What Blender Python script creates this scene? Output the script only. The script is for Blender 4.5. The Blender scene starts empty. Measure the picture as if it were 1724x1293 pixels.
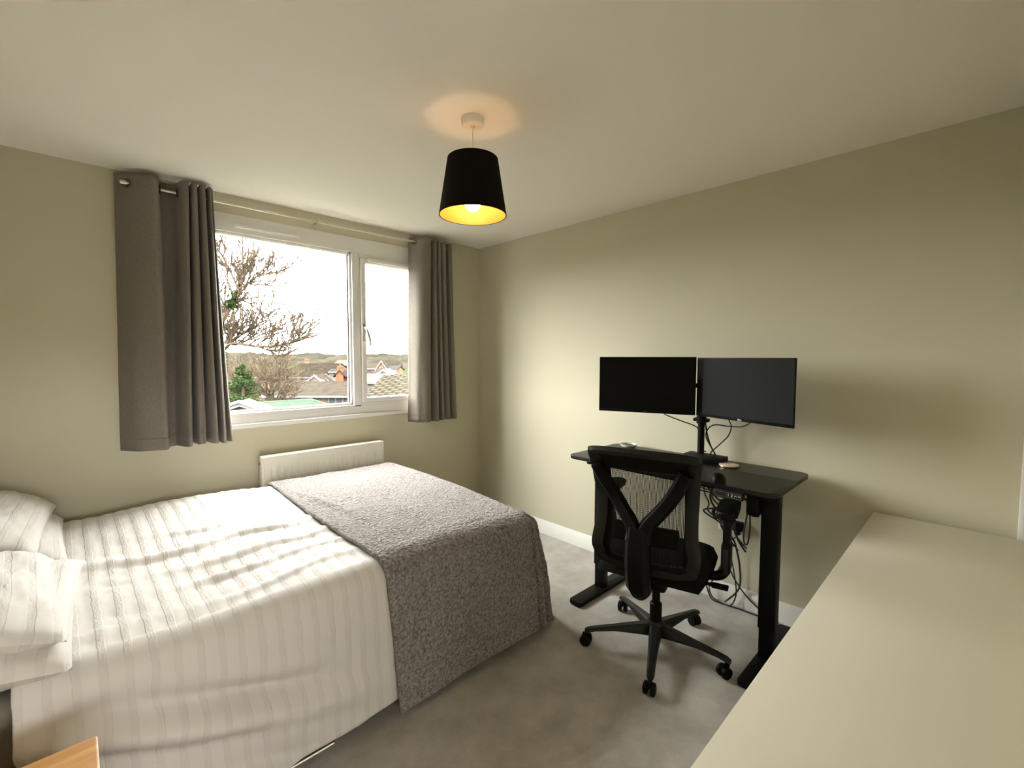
import bpy, bmesh, math, random
from mathutils import Vector, Matrix, noise

PI = math.pi
S = bpy.context.scene
C = S.collection
rnd = random.Random(7)

# ------------------------------------------------------------------ camera, sky, exposure
cam_d = bpy.data.cameras.new('camera')
cam_d.sensor_fit = 'HORIZONTAL'
cam_d.sensor_width = 36.0
cam_d.lens = 16.028
cam_d.clip_start = 0.02
cam_d.clip_end = 2000
cam = bpy.data.objects.new('camera', cam_d)
C.objects.link(cam)
_r = Vector((0.7184, -0.69563, 0.00199)).normalized()
_f = Vector((0.69455, 0.71712, -0.05781)).normalized()
_u = _r.cross(_f).normalized()
_r = _f.cross(_u).normalized()
cam.matrix_world = Matrix(((_r.x, _u.x, -_f.x, -2.7072), (_r.y, _u.y, -_f.y, -3.2204), (_r.z, _u.z, -_f.z, 1.4174), (0, 0, 0, 1)))
S.camera = cam

w = bpy.data.worlds.new('overcast_sky')
S.world = w
w.use_nodes = True
_bg = w.node_tree.nodes['Background']
_bg.inputs[0].default_value = (1.0, 0.983, 0.965, 1)
SKY = 21.0          # zenith brightness; a hazy overcast sky falls to about half of it at the horizon
_nt = w.node_tree
_tc = _nt.nodes.new('ShaderNodeTexCoord')
_sx = _nt.nodes.new('ShaderNodeSeparateXYZ')
_nt.links.new(_tc.outputs['Generated'], _sx.inputs[0])
_mr = _nt.nodes.new('ShaderNodeMapRange')
_mr.inputs['From Min'].default_value = 0.0
_mr.inputs['From Max'].default_value = 1.0
_mr.inputs['To Min'].default_value = SKY * 0.47
_mr.inputs['To Max'].default_value = SKY
_nt.links.new(_sx.outputs['Z'], _mr.inputs['Value'])
_nt.links.new(_mr.outputs[0], _bg.inputs[1])

S.view_settings.view_transform = 'Standard'
S.view_settings.look = 'None'
S.view_settings.gamma = 1.0
S.view_settings.use_curve_mapping = False
S.view_settings.exposure = 1.46

# daylight enters through the window opening; the portal only steers the sampling of the sky
_pd = bpy.data.lights.new('window_daylight', 'AREA')
_pd.shape = 'RECTANGLE'
_pd.size = 1.96
_pd.size_y = 1.32
_pd.cycles.is_portal = True
_po = bpy.data.objects.new('window_daylight', _pd)
_po.location = (-1.42, 0.115, 1.63)
_po.rotation_euler = (-PI / 2, 0, 0)
C.objects.link(_po)
_pd2 = bpy.data.lights.new('added_landing_portal', 'AREA')  # sampling portal for the unseen landing window added as fill
_pd2.shape = 'RECTANGLE'
_pd2.size = 1.4
_pd2.size_y = 0.42
_pd2.cycles.is_portal = True
_po2 = bpy.data.objects.new('added_landing_portal', _pd2)
_po2.location = (-2.6, -4.98, 1.34)
_po2.rotation_euler = (PI / 2, 0, 0)
C.objects.link(_po2)

# ------------------------------------------------------------------ materials
MATS = {}


def mat(name, col, rough=0.6, metal=0.0, spec=0.5, bump=0.0, bscale=200.0, var=0.0, vscale=8.0, sheen=0.0, emit=None, estr=0.0, coat=0.0, stretch=None, var_col=None, detail=3.0):
    if name in MATS:
        return MATS[name]
    m = bpy.data.materials.new(name)
    m.use_nodes = True
    nt = m.node_tree
    b = nt.nodes['Principled BSDF']
    b.inputs['Base Color'].default_value = (*col, 1)
    b.inputs['Roughness'].default_value = rough
    b.inputs['Metallic'].default_value = metal
    b.inputs['Specular IOR Level'].default_value = spec
    if sheen:
        b.inputs['Sheen Weight'].default_value = sheen
    if coat:
        b.inputs['Coat Weight'].default_value = coat
    tc = nt.nodes.new('ShaderNodeTexCoord')
    mp = nt.nodes.new('ShaderNodeMapping')
    nt.links.new(tc.outputs['Object'], mp.inputs[0])
    if stretch:
        mp.inputs['Scale'].default_value = stretch
    if var or var_col:
        n = nt.nodes.new('ShaderNodeTexNoise')
        n.inputs['Scale'].default_value = vscale
        n.inputs['Detail'].default_value = detail
        nt.links.new(mp.outputs[0], n.inputs['Vector'])
        r = nt.nodes.new('ShaderNodeValToRGB')
        c2 = var_col or tuple(min(1, c * (1 + var)) for c in col)
        c1 = col if var_col else tuple(c * (1 - var) for c in col)
        r.color_ramp.elements[0].color = (*c1, 1)
        r.color_ramp.elements[1].color = (*c2, 1)
        r.color_ramp.elements[0].position = 0.35
        r.color_ramp.elements[1].position = 0.65
        nt.links.new(n.outputs[0], r.inputs[0])
        nt.links.new(r.outputs[0], b.inputs['Base Color'])
    if bump:
        n = nt.nodes.new('ShaderNodeTexNoise')
        n.inputs['Scale'].default_value = bscale
        n.inputs['Detail'].default_value = 4
        nt.links.new(mp.outputs[0], n.inputs['Vector'])
        bp = nt.nodes.new('ShaderNodeBump')
        bp.inputs['Strength'].default_value = bump
        bp.inputs['Distance'].default_value = 0.01
        nt.links.new(n.outputs[0], bp.inputs['Height'])
        nt.links.new(bp.outputs[0], b.inputs['Normal'])
    if emit:
        b.inputs['Emission Color'].default_value = (*emit, 1)
        b.inputs['Emission Strength'].default_value = estr
    MATS[name] = m
    return m


M_wall = mat('wall_paint', (0.585, 0.545, 0.41), 0.75, spec=0.3, bump=0.05, bscale=350)
M_ceil = mat('ceiling_paint', (0.87, 0.83, 0.75), 0.85, spec=0.2, bump=0.04, bscale=300)
M_white = mat('white_gloss_paint', (0.80, 0.79, 0.74), 0.35)
M_upvc = mat('white_upvc', (0.80, 0.78, 0.76), 0.3)
M_rad = mat('radiator_enamel', (0.72, 0.69, 0.60), 0.35)
M_curtain = mat('grey_curtain_fabric', (0.205, 0.178, 0.150), 0.9, spec=0.2, bump=0.25, bscale=500, var=0.12, vscale=180, sheen=0.15)
M_black = mat('black_plastic', (0.0035, 0.0035, 0.003), 0.5, spec=0.13)
M_blackm = mat('black_powder_coat', (0.0035, 0.0035, 0.003), 0.5, spec=0.13, bump=0.05, bscale=900)
M_greyplastic = mat('dark_grey_plastic', (0.011, 0.011, 0.009), 0.42, spec=0.25)
M_mesh = mat('black_mesh_weave', (0.006, 0.006, 0.005), 0.9, spec=0.1)
M_cushion = mat('black_seat_fabric', (0.007, 0.0055, 0.0045), 0.95, spec=0.1, bump=0.3, bscale=600)
M_steel = mat('brushed_steel', (0.62, 0.58, 0.50), 0.3, metal=1.0)
M_chrome = mat('chrome', (0.8, 0.8, 0.78), 0.12, metal=1.0)
M_cable = mat('black_cable', (0.012, 0.009, 0.009), 0.5)
M_desk = mat('black_desk_laminate', (0.006, 0.0055, 0.004), 0.36, spec=0.32, bump=0.06, bscale=700)
M_screen = mat('monitor_screen', (0.0015, 0.0016, 0.0016), 0.30, spec=0.10)
M_screen_matte = mat('monitor_screen_matte', (0.0050, 0.0064, 0.0058), 0.6, spec=0.14)
M_bedside = mat('honey_pine', (0.42, 0.19, 0.045), 0.45, var_col=(0.58, 0.31, 0.09), vscale=3.0, stretch=(1.5, 14, 14), detail=5)
M_dresser = mat('white_laminate', (0.73, 0.68, 0.565), 0.35)
M_dark = mat('dark_bed_metal', (0.02, 0.018, 0.015), 0.5)
M_matt = mat('mattress_fabric', (0.22, 0.20, 0.16), 0.9, bump=0.2, bscale=300)
M_pillow = mat('pillow_cotton', (0.80, 0.77, 0.74), 0.85, spec=0.2, bump=0.15, bscale=90)
M_shade = mat('black_lampshade', (0.006, 0.0045, 0.0035), 0.9, spec=0.15, bump=0.1, bscale=900)
M_gold = mat('gold_shade_lining', (0.66, 0.38, 0.085), 0.5, metal=0.2)
M_bulb = mat('lit_bulb', (1, 0.9, 0.7), 0.5, emit=(1.0, 0.69, 0.35), estr=12.0)
M_glass = None


def glass_material():
    m = bpy.data.materials.new('window_glass')
    m.use_nodes = True
    nt = m.node_tree
    nt.nodes.clear()
    o = nt.nodes.new('ShaderNodeOutputMaterial')
    t = nt.nodes.new('ShaderNodeBsdfTransparent')
    t.inputs[0].default_value = (0.95, 0.97, 0.96, 1)
    g = nt.nodes.new('ShaderNodeBsdfGlossy')
    g.inputs['Roughness'].default_value = 0.02
    x = nt.nodes.new('ShaderNodeMixShader')
    x.inputs[0].default_value = 0.04
    nt.links.new(t.outputs[0], x.inputs[1])
    nt.links.new(g.outputs[0], x.inputs[2])
    nt.links.new(x.outputs[0], o.inputs[0])
    return m


M_glass = glass_material()


def carpet_material():
    m = mat('grey_carpet', (0.36, 0.33, 0.29), 0.95, spec=0.1, bump=0.6, bscale=420, sheen=0.2)
    nt = m.node_tree
    b = nt.nodes['Principled BSDF']
    tc = nt.nodes.new('ShaderNodeTexCoord')
    n1 = nt.nodes.new('ShaderNodeTexNoise')
    n1.inputs['Scale'].default_value = 6
    n1.inputs['Detail'].default_value = 6
    n1.inputs['Roughness'].default_value = 0.65
    n2 = nt.nodes.new('ShaderNodeTexNoise')
    n2.inputs['Scale'].default_value = 260
    n2.inputs['Detail'].default_value = 2
    mx = nt.nodes.new('ShaderNodeMath')
    mx.operation = 'MULTIPLY_ADD'
    mx.inputs[1].default_value = 0.45
    nt.links.new(tc.outputs['Object'], n1.inputs['Vector'])
    nt.links.new(tc.outputs['Object'], n2.inputs['Vector'])
    nt.links.new(n2.outputs[0], mx.inputs[0])
    nt.links.new(n1.outputs[0], mx.inputs[2])
    r = nt.nodes.new('ShaderNodeValToRGB')
    r.color_ramp.elements[0].position = 0.50
    r.color_ramp.elements[1].position = 0.95
    r.color_ramp.elements[0].color = (0.37, 0.335, 0.295, 1)
    r.color_ramp.elements[1].color = (0.60, 0.56, 0.51, 1)
    nt.links.new(mx.outputs[0], r.inputs[0])
    nt.links.new(r.outputs[0], b.inputs['Base Color'])
    return m


M_carpet = carpet_material()


def throw_material():
    m = mat('grey_teddy_fleece', (0.22, 0.185, 0.165), 0.95, spec=0.05, sheen=0.3)
    nt = m.node_tree
    b = nt.nodes['Principled BSDF']
    tc = nt.nodes.new('ShaderNodeTexCoord')
    v = nt.nodes.new('ShaderNodeTexVoronoi')
    v.inputs['Scale'].default_value = 95
    n = nt.nodes.new('ShaderNodeTexNoise')
    n.inputs['Scale'].default_value = 85
    n.inputs['Detail'].default_value = 5
    nt.links.new(tc.outputs['Object'], v.inputs['Vector'])
    nt.links.new(tc.outputs['Object'], n.inputs['Vector'])
    r = nt.nodes.new('ShaderNodeValToRGB')
    r.color_ramp.elements[0].position = 0.30
    r.color_ramp.elements[1].position = 0.68
    r.color_ramp.elements[0].color = (0.115, 0.098, 0.086, 1)
    r.color_ramp.elements[1].color = (0.375, 0.335, 0.315, 1)
    nt.links.new(n.outputs[0], r.inputs[0])
    nt.links.new(r.outputs[0], b.inputs['Base Color'])
    ad = nt.nodes.new('ShaderNodeMath')
    ad.operation = 'ADD'
    nt.links.new(v.outputs['Distance'], ad.inputs[0])
    nt.links.new(n.outputs[0], ad.inputs[1])
    bp = nt.nodes.new('ShaderNodeBump')
    bp.inputs['Strength'].default_value = 0.9
    bp.inputs['Distance'].default_value = 0.012
    nt.links.new(ad.outputs[0], bp.inputs['Height'])
    nt.links.new(bp.outputs[0], b.inputs['Normal'])
    return m


M_throw = throw_material()


def duvet_material():
    # white seersucker: puckered bands run across the bed (constant x)
    m = mat('white_seersucker', (0.64, 0.605, 0.575), 0.85, spec=0.15)
    nt = m.node_tree
    b = nt.nodes['Principled BSDF']
    uv = nt.nodes.new('ShaderNodeUVMap')
    sx = nt.nodes.new('ShaderNodeSeparateXYZ')
    nt.links.new(uv.outputs[0], sx.inputs[0])
    nz = nt.nodes.new('ShaderNodeTexNoise')
    nz.inputs['Scale'].default_value = 18
    nz.inputs['Detail'].default_value = 3
    nt.links.new(uv.outputs[0], nz.inputs['Vector'])
    dis = nt.nodes.new('ShaderNodeMath')
    dis.operation = 'MULTIPLY_ADD'
    dis.inputs[1].default_value = 0.012
    nt.links.new(nz.outputs[0], dis.inputs[0])
    nt.links.new(sx.outputs[0], dis.inputs[2])

    def band(freq, lo):
        a = nt.nodes.new('ShaderNodeMath')
        a.operation = 'MULTIPLY'
        a.inputs[1].default_value = freq
        nt.links.new(dis.outputs[0], a.inputs[0])
        s = nt.nodes.new('ShaderNodeMath')
        s.operation = 'SINE'
        nt.links.new(a.outputs[0], s.inputs[0])
        g = nt.nodes.new('ShaderNodeMapRange')
        g.inputs['From Min'].default_value = lo
        g.inputs['From Max'].default_value = min(1.0, lo + 0.25)
        nt.links.new(s.outputs[0], g.inputs['Value'])
        return g
    g1 = band(2 * PI / 0.056, 0.40)
    fine = nt.nodes.new('ShaderNodeTexNoise')
    fine.inputs['Scale'].default_value = 1.0
    fine.inputs['Detail'].default_value = 4
    mp = nt.nodes.new('ShaderNodeMapping')
    mp.inputs['Scale'].default_value = (150, 60, 1)
    nt.links.new(uv.outputs[0], mp.inputs[0])
    nt.links.new(mp.outputs[0], fine.inputs['Vector'])
    mu = nt.nodes.new('ShaderNodeMath')
    mu.operation = 'MULTIPLY'
    nt.links.new(g1.outputs[0], mu.inputs[0])
    nt.links.new(fine.outputs[0], mu.inputs[1])
    bp = nt.nodes.new('ShaderNodeBump')
    bp.inputs['Strength'].default_value = 0.5
    bp.inputs['Distance'].default_value = 0.005
    nt.links.new(mu.outputs[0], bp.inputs['Height'])
    nt.links.new(bp.outputs[0], b.inputs['Normal'])
    # the puckered bands are woven of a slightly greyer thread
    mx = nt.nodes.new('ShaderNodeMix')
    mx.data_type = 'RGBA'
    mx.inputs[6].default_value = (0.64, 0.605, 0.575, 1)
    mx.inputs[7].default_value = (0.61, 0.575, 0.545, 1)
    nt.links.new(g1.outputs[0], mx.inputs[0])
    nt.links.new(mx.outputs[2], b.inputs['Base Color'])
    return m


M_duvet = duvet_material()

# ------------------------------------------------------------------ mesh helpers


def sharp_smooth(me):
    for p in me.polygons:
        p.use_smooth = True
    try:
        me.set_sharp_from_angle(angle=math.radians(38))
    except Exception:
        pass


def obj(name, bm, m, parent=None, smooth=True, recalc=True):
    if recalc:
        bmesh.ops.recalc_face_normals(bm, faces=bm.faces)
    me = bpy.data.meshes.new(name)
    bm.to_mesh(me)
    bm.free()
    me.materials.append(m)
    if smooth:
        sharp_smooth(me)
    o = bpy.data.objects.new(name, me)
    C.objects.link(o)
    if parent:
        o.parent = parent
    return o


def tag(o, label, cat, group=None):
    o['label'] = label
    o['category'] = cat
    if group:
        o['group'] = group
    return o


def thing(name, label, cat, loc=(0, 0, 0), rz=0.0, group=None):
    o = bpy.data.objects.new(name, None)
    o.empty_display_size = 0.05
    C.objects.link(o)
    o.location = loc
    o.rotation_euler = (0, 0, rz)
    return tag(o, label, cat, group)


def struct(name, bm, m, parent=None, label=None, smooth=True):
    o = obj(name, bm, m, parent, smooth)
    if parent is None:
        o['kind'] = 'structure'
        if label:
            o['label'] = label
    return o


def dup_tree(o, parent=None):
    c = o.copy()
    C.objects.link(c)
    if parent:
        c.parent = parent
    for ch in list(o.children):
        dup_tree(ch, c)
    return c


def B():
    return bmesh.new()


def box(bm, x0, x1, y0, y1, z0, z1, bev=0.0, seg=2, mtx=None):
    r = bmesh.ops.create_cube(bm, size=1.0)
    vs = r['verts']
    for v in vs:
        v.co = Vector((x0 + (v.co.x + .5) * (x1 - x0), y0 + (v.co.y + .5) * (y1 - y0), z0 + (v.co.z + .5) * (z1 - z0)))
    if bev > 0:
        es = list({e for v in vs for e in v.link_edges})
        rr = bmesh.ops.bevel(bm, geom=es, offset=bev, segments=seg, profile=0.5, affect='EDGES')
        vs = list({v for f in rr['faces'] for v in f.verts} | {v for v in vs if v.is_valid})
    if mtx is not None:
        for v in vs:
            v.co = mtx @ v.co
    return bm


def frame_of(t):
    t = t.normalized()
    a = Vector((0, 0, 1)) if abs(t.z) < 0.9 else Vector((1, 0, 0))
    n = t.cross(a).normalized()
    return n, t.cross(n).normalized()


def tube(bm, pts, rad, seg=8, caps=True):
    pts = [Vector(p) for p in pts]
    rads = rad if isinstance(rad, (list, tuple)) else [rad] * len(pts)
    rings = []
    n = None
    for i, p in enumerate(pts):
        if i == 0:
            t = pts[1] - p
        elif i == len(pts) - 1:
            t = p - pts[i - 1]
        else:
            t = (pts[i + 1] - pts[i - 1])
        t.normalize()
        if n is None:
            n, b = frame_of(t)
        else:
            n = (n - t * n.dot(t))
            if n.length < 1e-6:
                n, b = frame_of(t)
            n.normalize()
            b = t.cross(n).normalized()
        rings.append([bm.verts.new(p + (n * math.cos(2 * PI * k / seg) + b * math.sin(2 * PI * k / seg)) * rads[i]) for k in range(seg)])
    for i in range(len(rings) - 1):
        for k in range(seg):
            bm.faces.new((rings[i][k], rings[i][(k + 1) % seg], rings[i + 1][(k + 1) % seg], rings[i + 1][k]))
    if caps:
        bm.faces.new(rings[0][::-1])
        bm.faces.new(rings[-1])
    return bm


def smooth_path(pts, n=8, closed=False):
    pts = [Vector(p) for p in pts]
    out = []
    N = len(pts)
    rng = range(N if closed else N - 1)
    for i in rng:
        if closed:
            p0, p1, p2, p3 = pts[(i - 1) % N], pts[i], pts[(i + 1) % N], pts[(i + 2) % N]
        else:
            p0, p1, p2, p3 = pts[max(i - 1, 0)], pts[i], pts[i + 1], pts[min(i + 2, N - 1)]
        for k in range(n):
            t = k / n
            out.append(0.5 * ((2 * p1) + (-p0 + p2) * t + (2 * p0 - 5 * p1 + 4 * p2 - p3) * t * t + (-p0 + 3 * p1 - 3 * p2 + p3) * t ** 3))
    if not closed:
        out.append(pts[-1])
    return out


def lathe(bm, prof, c=(0, 0, 0), seg=32, axis='Z', closed=False):
    rings = []
    for (r, z) in prof:
        ring = []
        for k in range(seg):
            a = 2 * PI * k / seg
            if axis == 'Z':
                co = (c[0] + r * math.cos(a), c[1] + r * math.sin(a), c[2] + z)
            elif axis == 'X':
                co = (c[0] + z, c[1] + r * math.cos(a), c[2] + r * math.sin(a))
            else:
                co = (c[0] + r * math.cos(a), c[1] + z, c[2] + r * math.sin(a))
            ring.append(bm.verts.new(co))
        rings.append(ring)
    n = len(rings)
    for i in range(n if closed else n - 1):
        a, b = rings[i], rings[(i + 1) % n]
        for k in range(seg):
            bm.faces.new((a[k], a[(k + 1) % seg], b[(k + 1) % seg], b[k]))
    if not closed:
        if prof[0][0] > 1e-5:
            bm.faces.new(rings[0][::-1])
        if prof[-1][0] > 1e-5:
            bm.faces.new(rings[-1])
    bmesh.ops.remove_doubles(bm, verts=bm.verts, dist=1e-6)
    return bm


def grid(bm, fn, nu, nv, uvfn=None, closed_u=False):
    vs = [[bm.verts.new(fn(i / nu, j / nv)) for j in range(nv + 1)] for i in range(nu + (0 if closed_u else 1))]
    uvl = bm.loops.layers.uv.verify() if uvfn else None
    n = len(vs)
    for i in range(nu):
        for j in range(nv):
            f = bm.faces.new((vs[i][j], vs[(i + 1) % n][j], vs[(i + 1) % n][j + 1], vs[i][j + 1]))
            if uvl:
                for lp, (a, b) in zip(f.loops, ((i, j), (i + 1, j), (i + 1, j + 1), (i, j + 1))):
                    lp[uvl].uv = uvfn(a / nu, b / nv)
    return bm


def prism(bm, outline, z0, z1, bev=0.0):
    lo = [bm.verts.new((x, y, z0)) for x, y in outline]
    hi = [bm.verts.new((x, y, z1)) for x, y in outline]
    n = len(lo)
    bm.faces.new(lo[::-1])
    bm.faces.new(hi)
    for i in range(n):
        bm.faces.new((lo[i], lo[(i + 1) % n], hi[(i + 1) % n], hi[i]))
    if bev:
        es = [e for e in bm.edges if abs(e.verts[0].co.z - e.verts[1].co.z) < 1e-7]
        bmesh.ops.bevel(bm, geom=es, offset=bev, segments=2, profile=0.5, affect='EDGES')
    return bm


def round_rect(x0, x1, y0, y1, r, n=6):
    out = []
    for cx, cy, a0 in ((x1 - r, y1 - r, 0), (x0 + r, y1 - r, 90), (x0 + r, y0 + r, 180), (x1 - r, y0 + r, 270)):
        for k in range(n + 1):
            a = math.radians(a0 + 90 * k / n)
            out.append((cx + r * math.cos(a), cy + r * math.sin(a)))
    return out


def solidify(o, t, offset=0.0):
    m = o.modifiers.new('thickness', 'SOLIDIFY')
    m.thickness = t
    m.offset = offset
    return o


def subsurf(o, n=1):
    m = o.modifiers.new('smooth', 'SUBSURF')
    m.levels = n
    m.render_levels = n
    return o


def plane_to(o, parent):
    o.parent = parent
    return o


def fbm(x, y, z=0.0, o=3):
    return noise.fractal(Vector((x, y, z)), 0.8, 2.0, o)


# ------------------------------------------------------------------ the room
H = 2.4
XW, YS, T = -3.22, -3.44, 0.14
WX0, WX1, WZ0, WZ1 = -2.42, -0.42, 0.985, 2.286     # the window opening

b = B(); box(b, XW - T, T, YS - T, 0.12, -0.2, 0.0)
struct('floor', b, M_carpet, label='grey carpet floor of the bedroom')
b = B(); box(b, XW - T, T, YS - T, 0.12, H, H + 0.2)
struct('ceiling', b, M_ceil, label='cream white ceiling')
b = B()
box(b, XW - T, WX0, 0, 0.12, 0, H)
box(b, WX1, T, 0, 0.12, 0, H)
box(b, WX0, WX1, 0, 0.12, 0, WZ0)
box(b, WX0, WX1, 0, 0.12, WZ1, H)
struct('wall_back', b, M_wall, label='sage beige wall around the window')
b = B(); box(b, 0, T, YS - T, 0.0, 0, H)
struct('wall_right', b, M_wall, label='sage beige wall behind the desk')
b = B(); box(b, XW - T, XW, YS - T, 0.0, 0, H)
struct('wall_left', b, M_wall, label='sage beige wall at the head of the bed')
DOX0, DOX1, DOZ = -3.12, -2.32, 2.0        # unseen doorway, added to let in fill daylight from behind the camera
b = B()
box(b, XW, DOX0, YS - T, YS, 0, H)
box(b, DOX1, 0, YS - T, YS, 0, H)
box(b, DOX0, DOX1, YS - T, YS, DOZ, H)
struct('wall_front', b, M_wall, label='sage beige wall behind the camera, with a doorway added for fill daylight')
b = B()
for x0, x1 in ((DOX0 - 0.06, DOX0 + 0.012), (DOX1 - 0.012, DOX1 + 0.06)):
    box(b, x0, x1, YS - 0.001, YS + 0.016, 0, DOZ + 0.06, 0.004)
box(b, DOX0 + 0.012, DOX1 - 0.012, YS - 0.001, YS + 0.016, DOZ - 0.012, DOZ + 0.06, 0.004)
struct('trim_2', b, M_white, label='white architrave around the added unseen doorway')
# unseen landing and window, added as a source of fill daylight
LY, LX0_, LX1_ = -4.90, -3.45, -1.75
b = B(); box(b, LX0_ - 0.1, LX1_ + 0.1, LY - 0.1, YS - T, -0.2, 0.0)
struct('floor_added_landing', b, M_carpet, label='grey carpet of the added unseen landing')
b = B(); box(b, LX0_ - 0.1, LX1_ + 0.1, LY - 0.1, YS - T, H, H + 0.2)
struct('ceiling_added_landing', b, M_ceil, label='cream ceiling of the added unseen landing')
b = B()
box(b, LX0_ - 0.1, LX0_, LY, YS - T, 0, H)
box(b, LX1_, LX1_ + 0.1, LY, YS - T, 0, H)
box(b, LX0_ - 0.1, -3.3, LY - 0.1, LY, 0, H)
box(b, -1.9, LX1_ + 0.1, LY - 0.1, LY, 0, H)
box(b, -3.3, -1.9, LY - 0.1, LY, 0, 1.13)
box(b, -3.3, -1.9, LY - 0.1, LY, 1.55, H)
struct('wall_added_landing', b, M_wall, label='walls of the added unseen landing around its low wide fill light window')


def skirting(name, length, loc, rz):
    prof = [(0, 0), (-0.018, 0), (-0.018, 0.075), (-0.013, 0.083), (-0.012, 0.092), (-0.006, 0.102), (-0.005, 0.106), (0, 0.106)]
    bm = B()
    a = [bm.verts.new((x, 0, z)) for x, z in prof]
    c = [bm.verts.new((x, length, z)) for x, z in prof]
    for i in range(len(prof)):
        j = (i + 1) % len(prof)
        bm.faces.new((a[i], a[j], c[j], c[i]))
    bm.faces.new(a)
    bm.faces.new(c[::-1])
    o = struct(name, bm, M_white)
    o.location = loc
    o.rotation_euler = (0, 0, rz)
    return o


o = skirting('baseboard_right', -YS, (0, YS, 0), 0)
o['label'] = 'white moulded skirting board behind the desk'
o = skirting('baseboard_back', -XW - 0.018, (-0.018, 0, 0), PI / 2)
o['label'] = 'white moulded skirting board under the window'
b = B(); box(b, -0.014, 0, -3.368, -3.345, 0.106, H, 0.003)
struct('trim_1', b, M_white, label='narrow white vertical trim strip at the right edge')

# ------------------------------------------------------------------ window
win = bpy.data.objects.new('window_1', None)
C.objects.link(win)
win['kind'] = 'structure'
win['label'] = 'white double window with a fixed pane and an opening sash'
win['category'] = 'window'
FY0, FY1 = -0.004, 0.066          # frame depth
GX0, GX1 = -2.33, -1.212          # fixed glass light
SX0, SX1 = -1.155, -0.50          # sash light
b = B()
box(b, WX0, GX0, FY0, FY1, WZ0, WZ1, 0.004)
box(b, SX1, WX1, FY0, FY1, WZ0, WZ1, 0.004)
box(b, GX0 - 0.01, SX1 + 0.01, FY0, FY1, WZ0, 1.066, 0.004)
box(b, GX0 - 0.01, SX1 + 0.01, FY0, FY1, 2.178, WZ1, 0.004)
box(b, GX1, SX0, FY0, FY1, 1.05, 2.19, 0.004)
box(b, SX0 - 0.01, SX1 + 0.01, FY0 + 0.002, FY1, 2.146, 2.19, 0.003)
box(b, SX0 - 0.01, SX1 + 0.01, FY0 + 0.002, FY1, 1.05, 1.080, 0.003)
box(b, SX0 - 0.01, SX0 + 0.004, FY0 + 0.002, FY1, 1.06, 2.18, 0.002)
box(b, SX1 - 0.004, SX1 + 0.01, FY0 + 0.002, FY1, 1.06, 2.18, 0.002)
fr = obj('window_frame', b, M_upvc, win)
b = B()     # glazing bead, bevelled towards the glass
for (x0, x1, z0, z1) in ((GX0, GX1, 1.066, 1.082), (GX0, GX1, 2.162, 2.178), (GX0, GX0 + 0.016, 1.066, 2.178), (GX1 - 0.018, GX1, 1.066, 2.178)):
    box(b, x0, x1, 0.008, 0.05, z0, z1, 0.003)
obj('glazing_bead', b, M_upvc, fr)
b = B(); box(b, GX1 - 0.026, GX1 - 0.018, 0.026, 0.05, 1.08, 2.164)
box(b, GX0 + 0.014, GX0 + 0.022, 0.026, 0.05, 1.08, 2.164)
obj('rubber_seal', b, mat('dark_rubber_seal', (0.08, 0.06, 0.07), 0.6), fr)
b = B(); box(b, GX0 + 0.012, GX1 - 0.012, 0.030, 0.034, 1.078, 2.166)
obj('glass_pane', b, M_glass, win, smooth=False)
sash = B()
A0, A1, Z0, Z1 = SX0 + 0.006, SX1 - 0.004, 1.082, 2.145
for (x0, x1, z0, z1) in ((A0, A0 + 0.036, Z0, Z1), (A1 - 0.036, A1, Z0, Z1), (A0 + 0.03, A1 - 0.03, Z0, Z0 + 0.034), (A0 + 0.03, A1 - 0.03, Z1 - 0.034, Z1)):
    box(sash, x0, x1, -0.018, 0.05, z0, z1, 0.005)
sash = obj('sash', sash, M_upvc, win)
b = B(); box(b, A0 + 0.03, A1 - 0.03, 0.020, 0.024, Z0 + 0.028, Z1 - 0.028)
obj('glass_pane', b, M_glass, sash, smooth=False)
b = B()
box(b, -1.146, -1.126, -0.026, -0.016, 1.535, 1.665, 0.004)
tube(b, smooth_path([(-1.136, -0.02, 1.632), (-1.134, -0.052, 1.628), (-1.126, -0.066, 1.60), (-1.112, -0.066, 1.55), (-1.104, -0.060, 1.505)], 6), [0.010] * 18 + [0.009, 0.009, 0.009, 0.008, 0.008, 0.007, 0.006], 10)
obj('handle', b, mat('steel_handle', (0.42, 0.38, 0.35), 0.35, metal=0.8), sash)['label'] = 'steel window handle'
b = B()
for x0, x1, zt in ((-1.955, -1.575, 2.238),):
    box(b, x0, x1, -0.016, 0.0, zt - 0.030, zt, 0.004)
    box(b, x0 + 0.012, x1 - 0.012, -0.020, -0.01, zt - 0.022, zt - 0.013, 0.002)
obj('trickle_vent', b, M_upvc, win)
b = B(); box(b, SX0 + 0.06, SX1 - 0.06, -0.030, -0.014, 2.122, 2.150, 0.004)
obj('trickle_vent', b, M_upvc, win)
b = B(); box(b, WX0 - 0.03, WX1 + 0.03, -0.026, 0.03, 0.970, 0.998, 0.005)
obj('window_sill', b, M_upvc, win)

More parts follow.
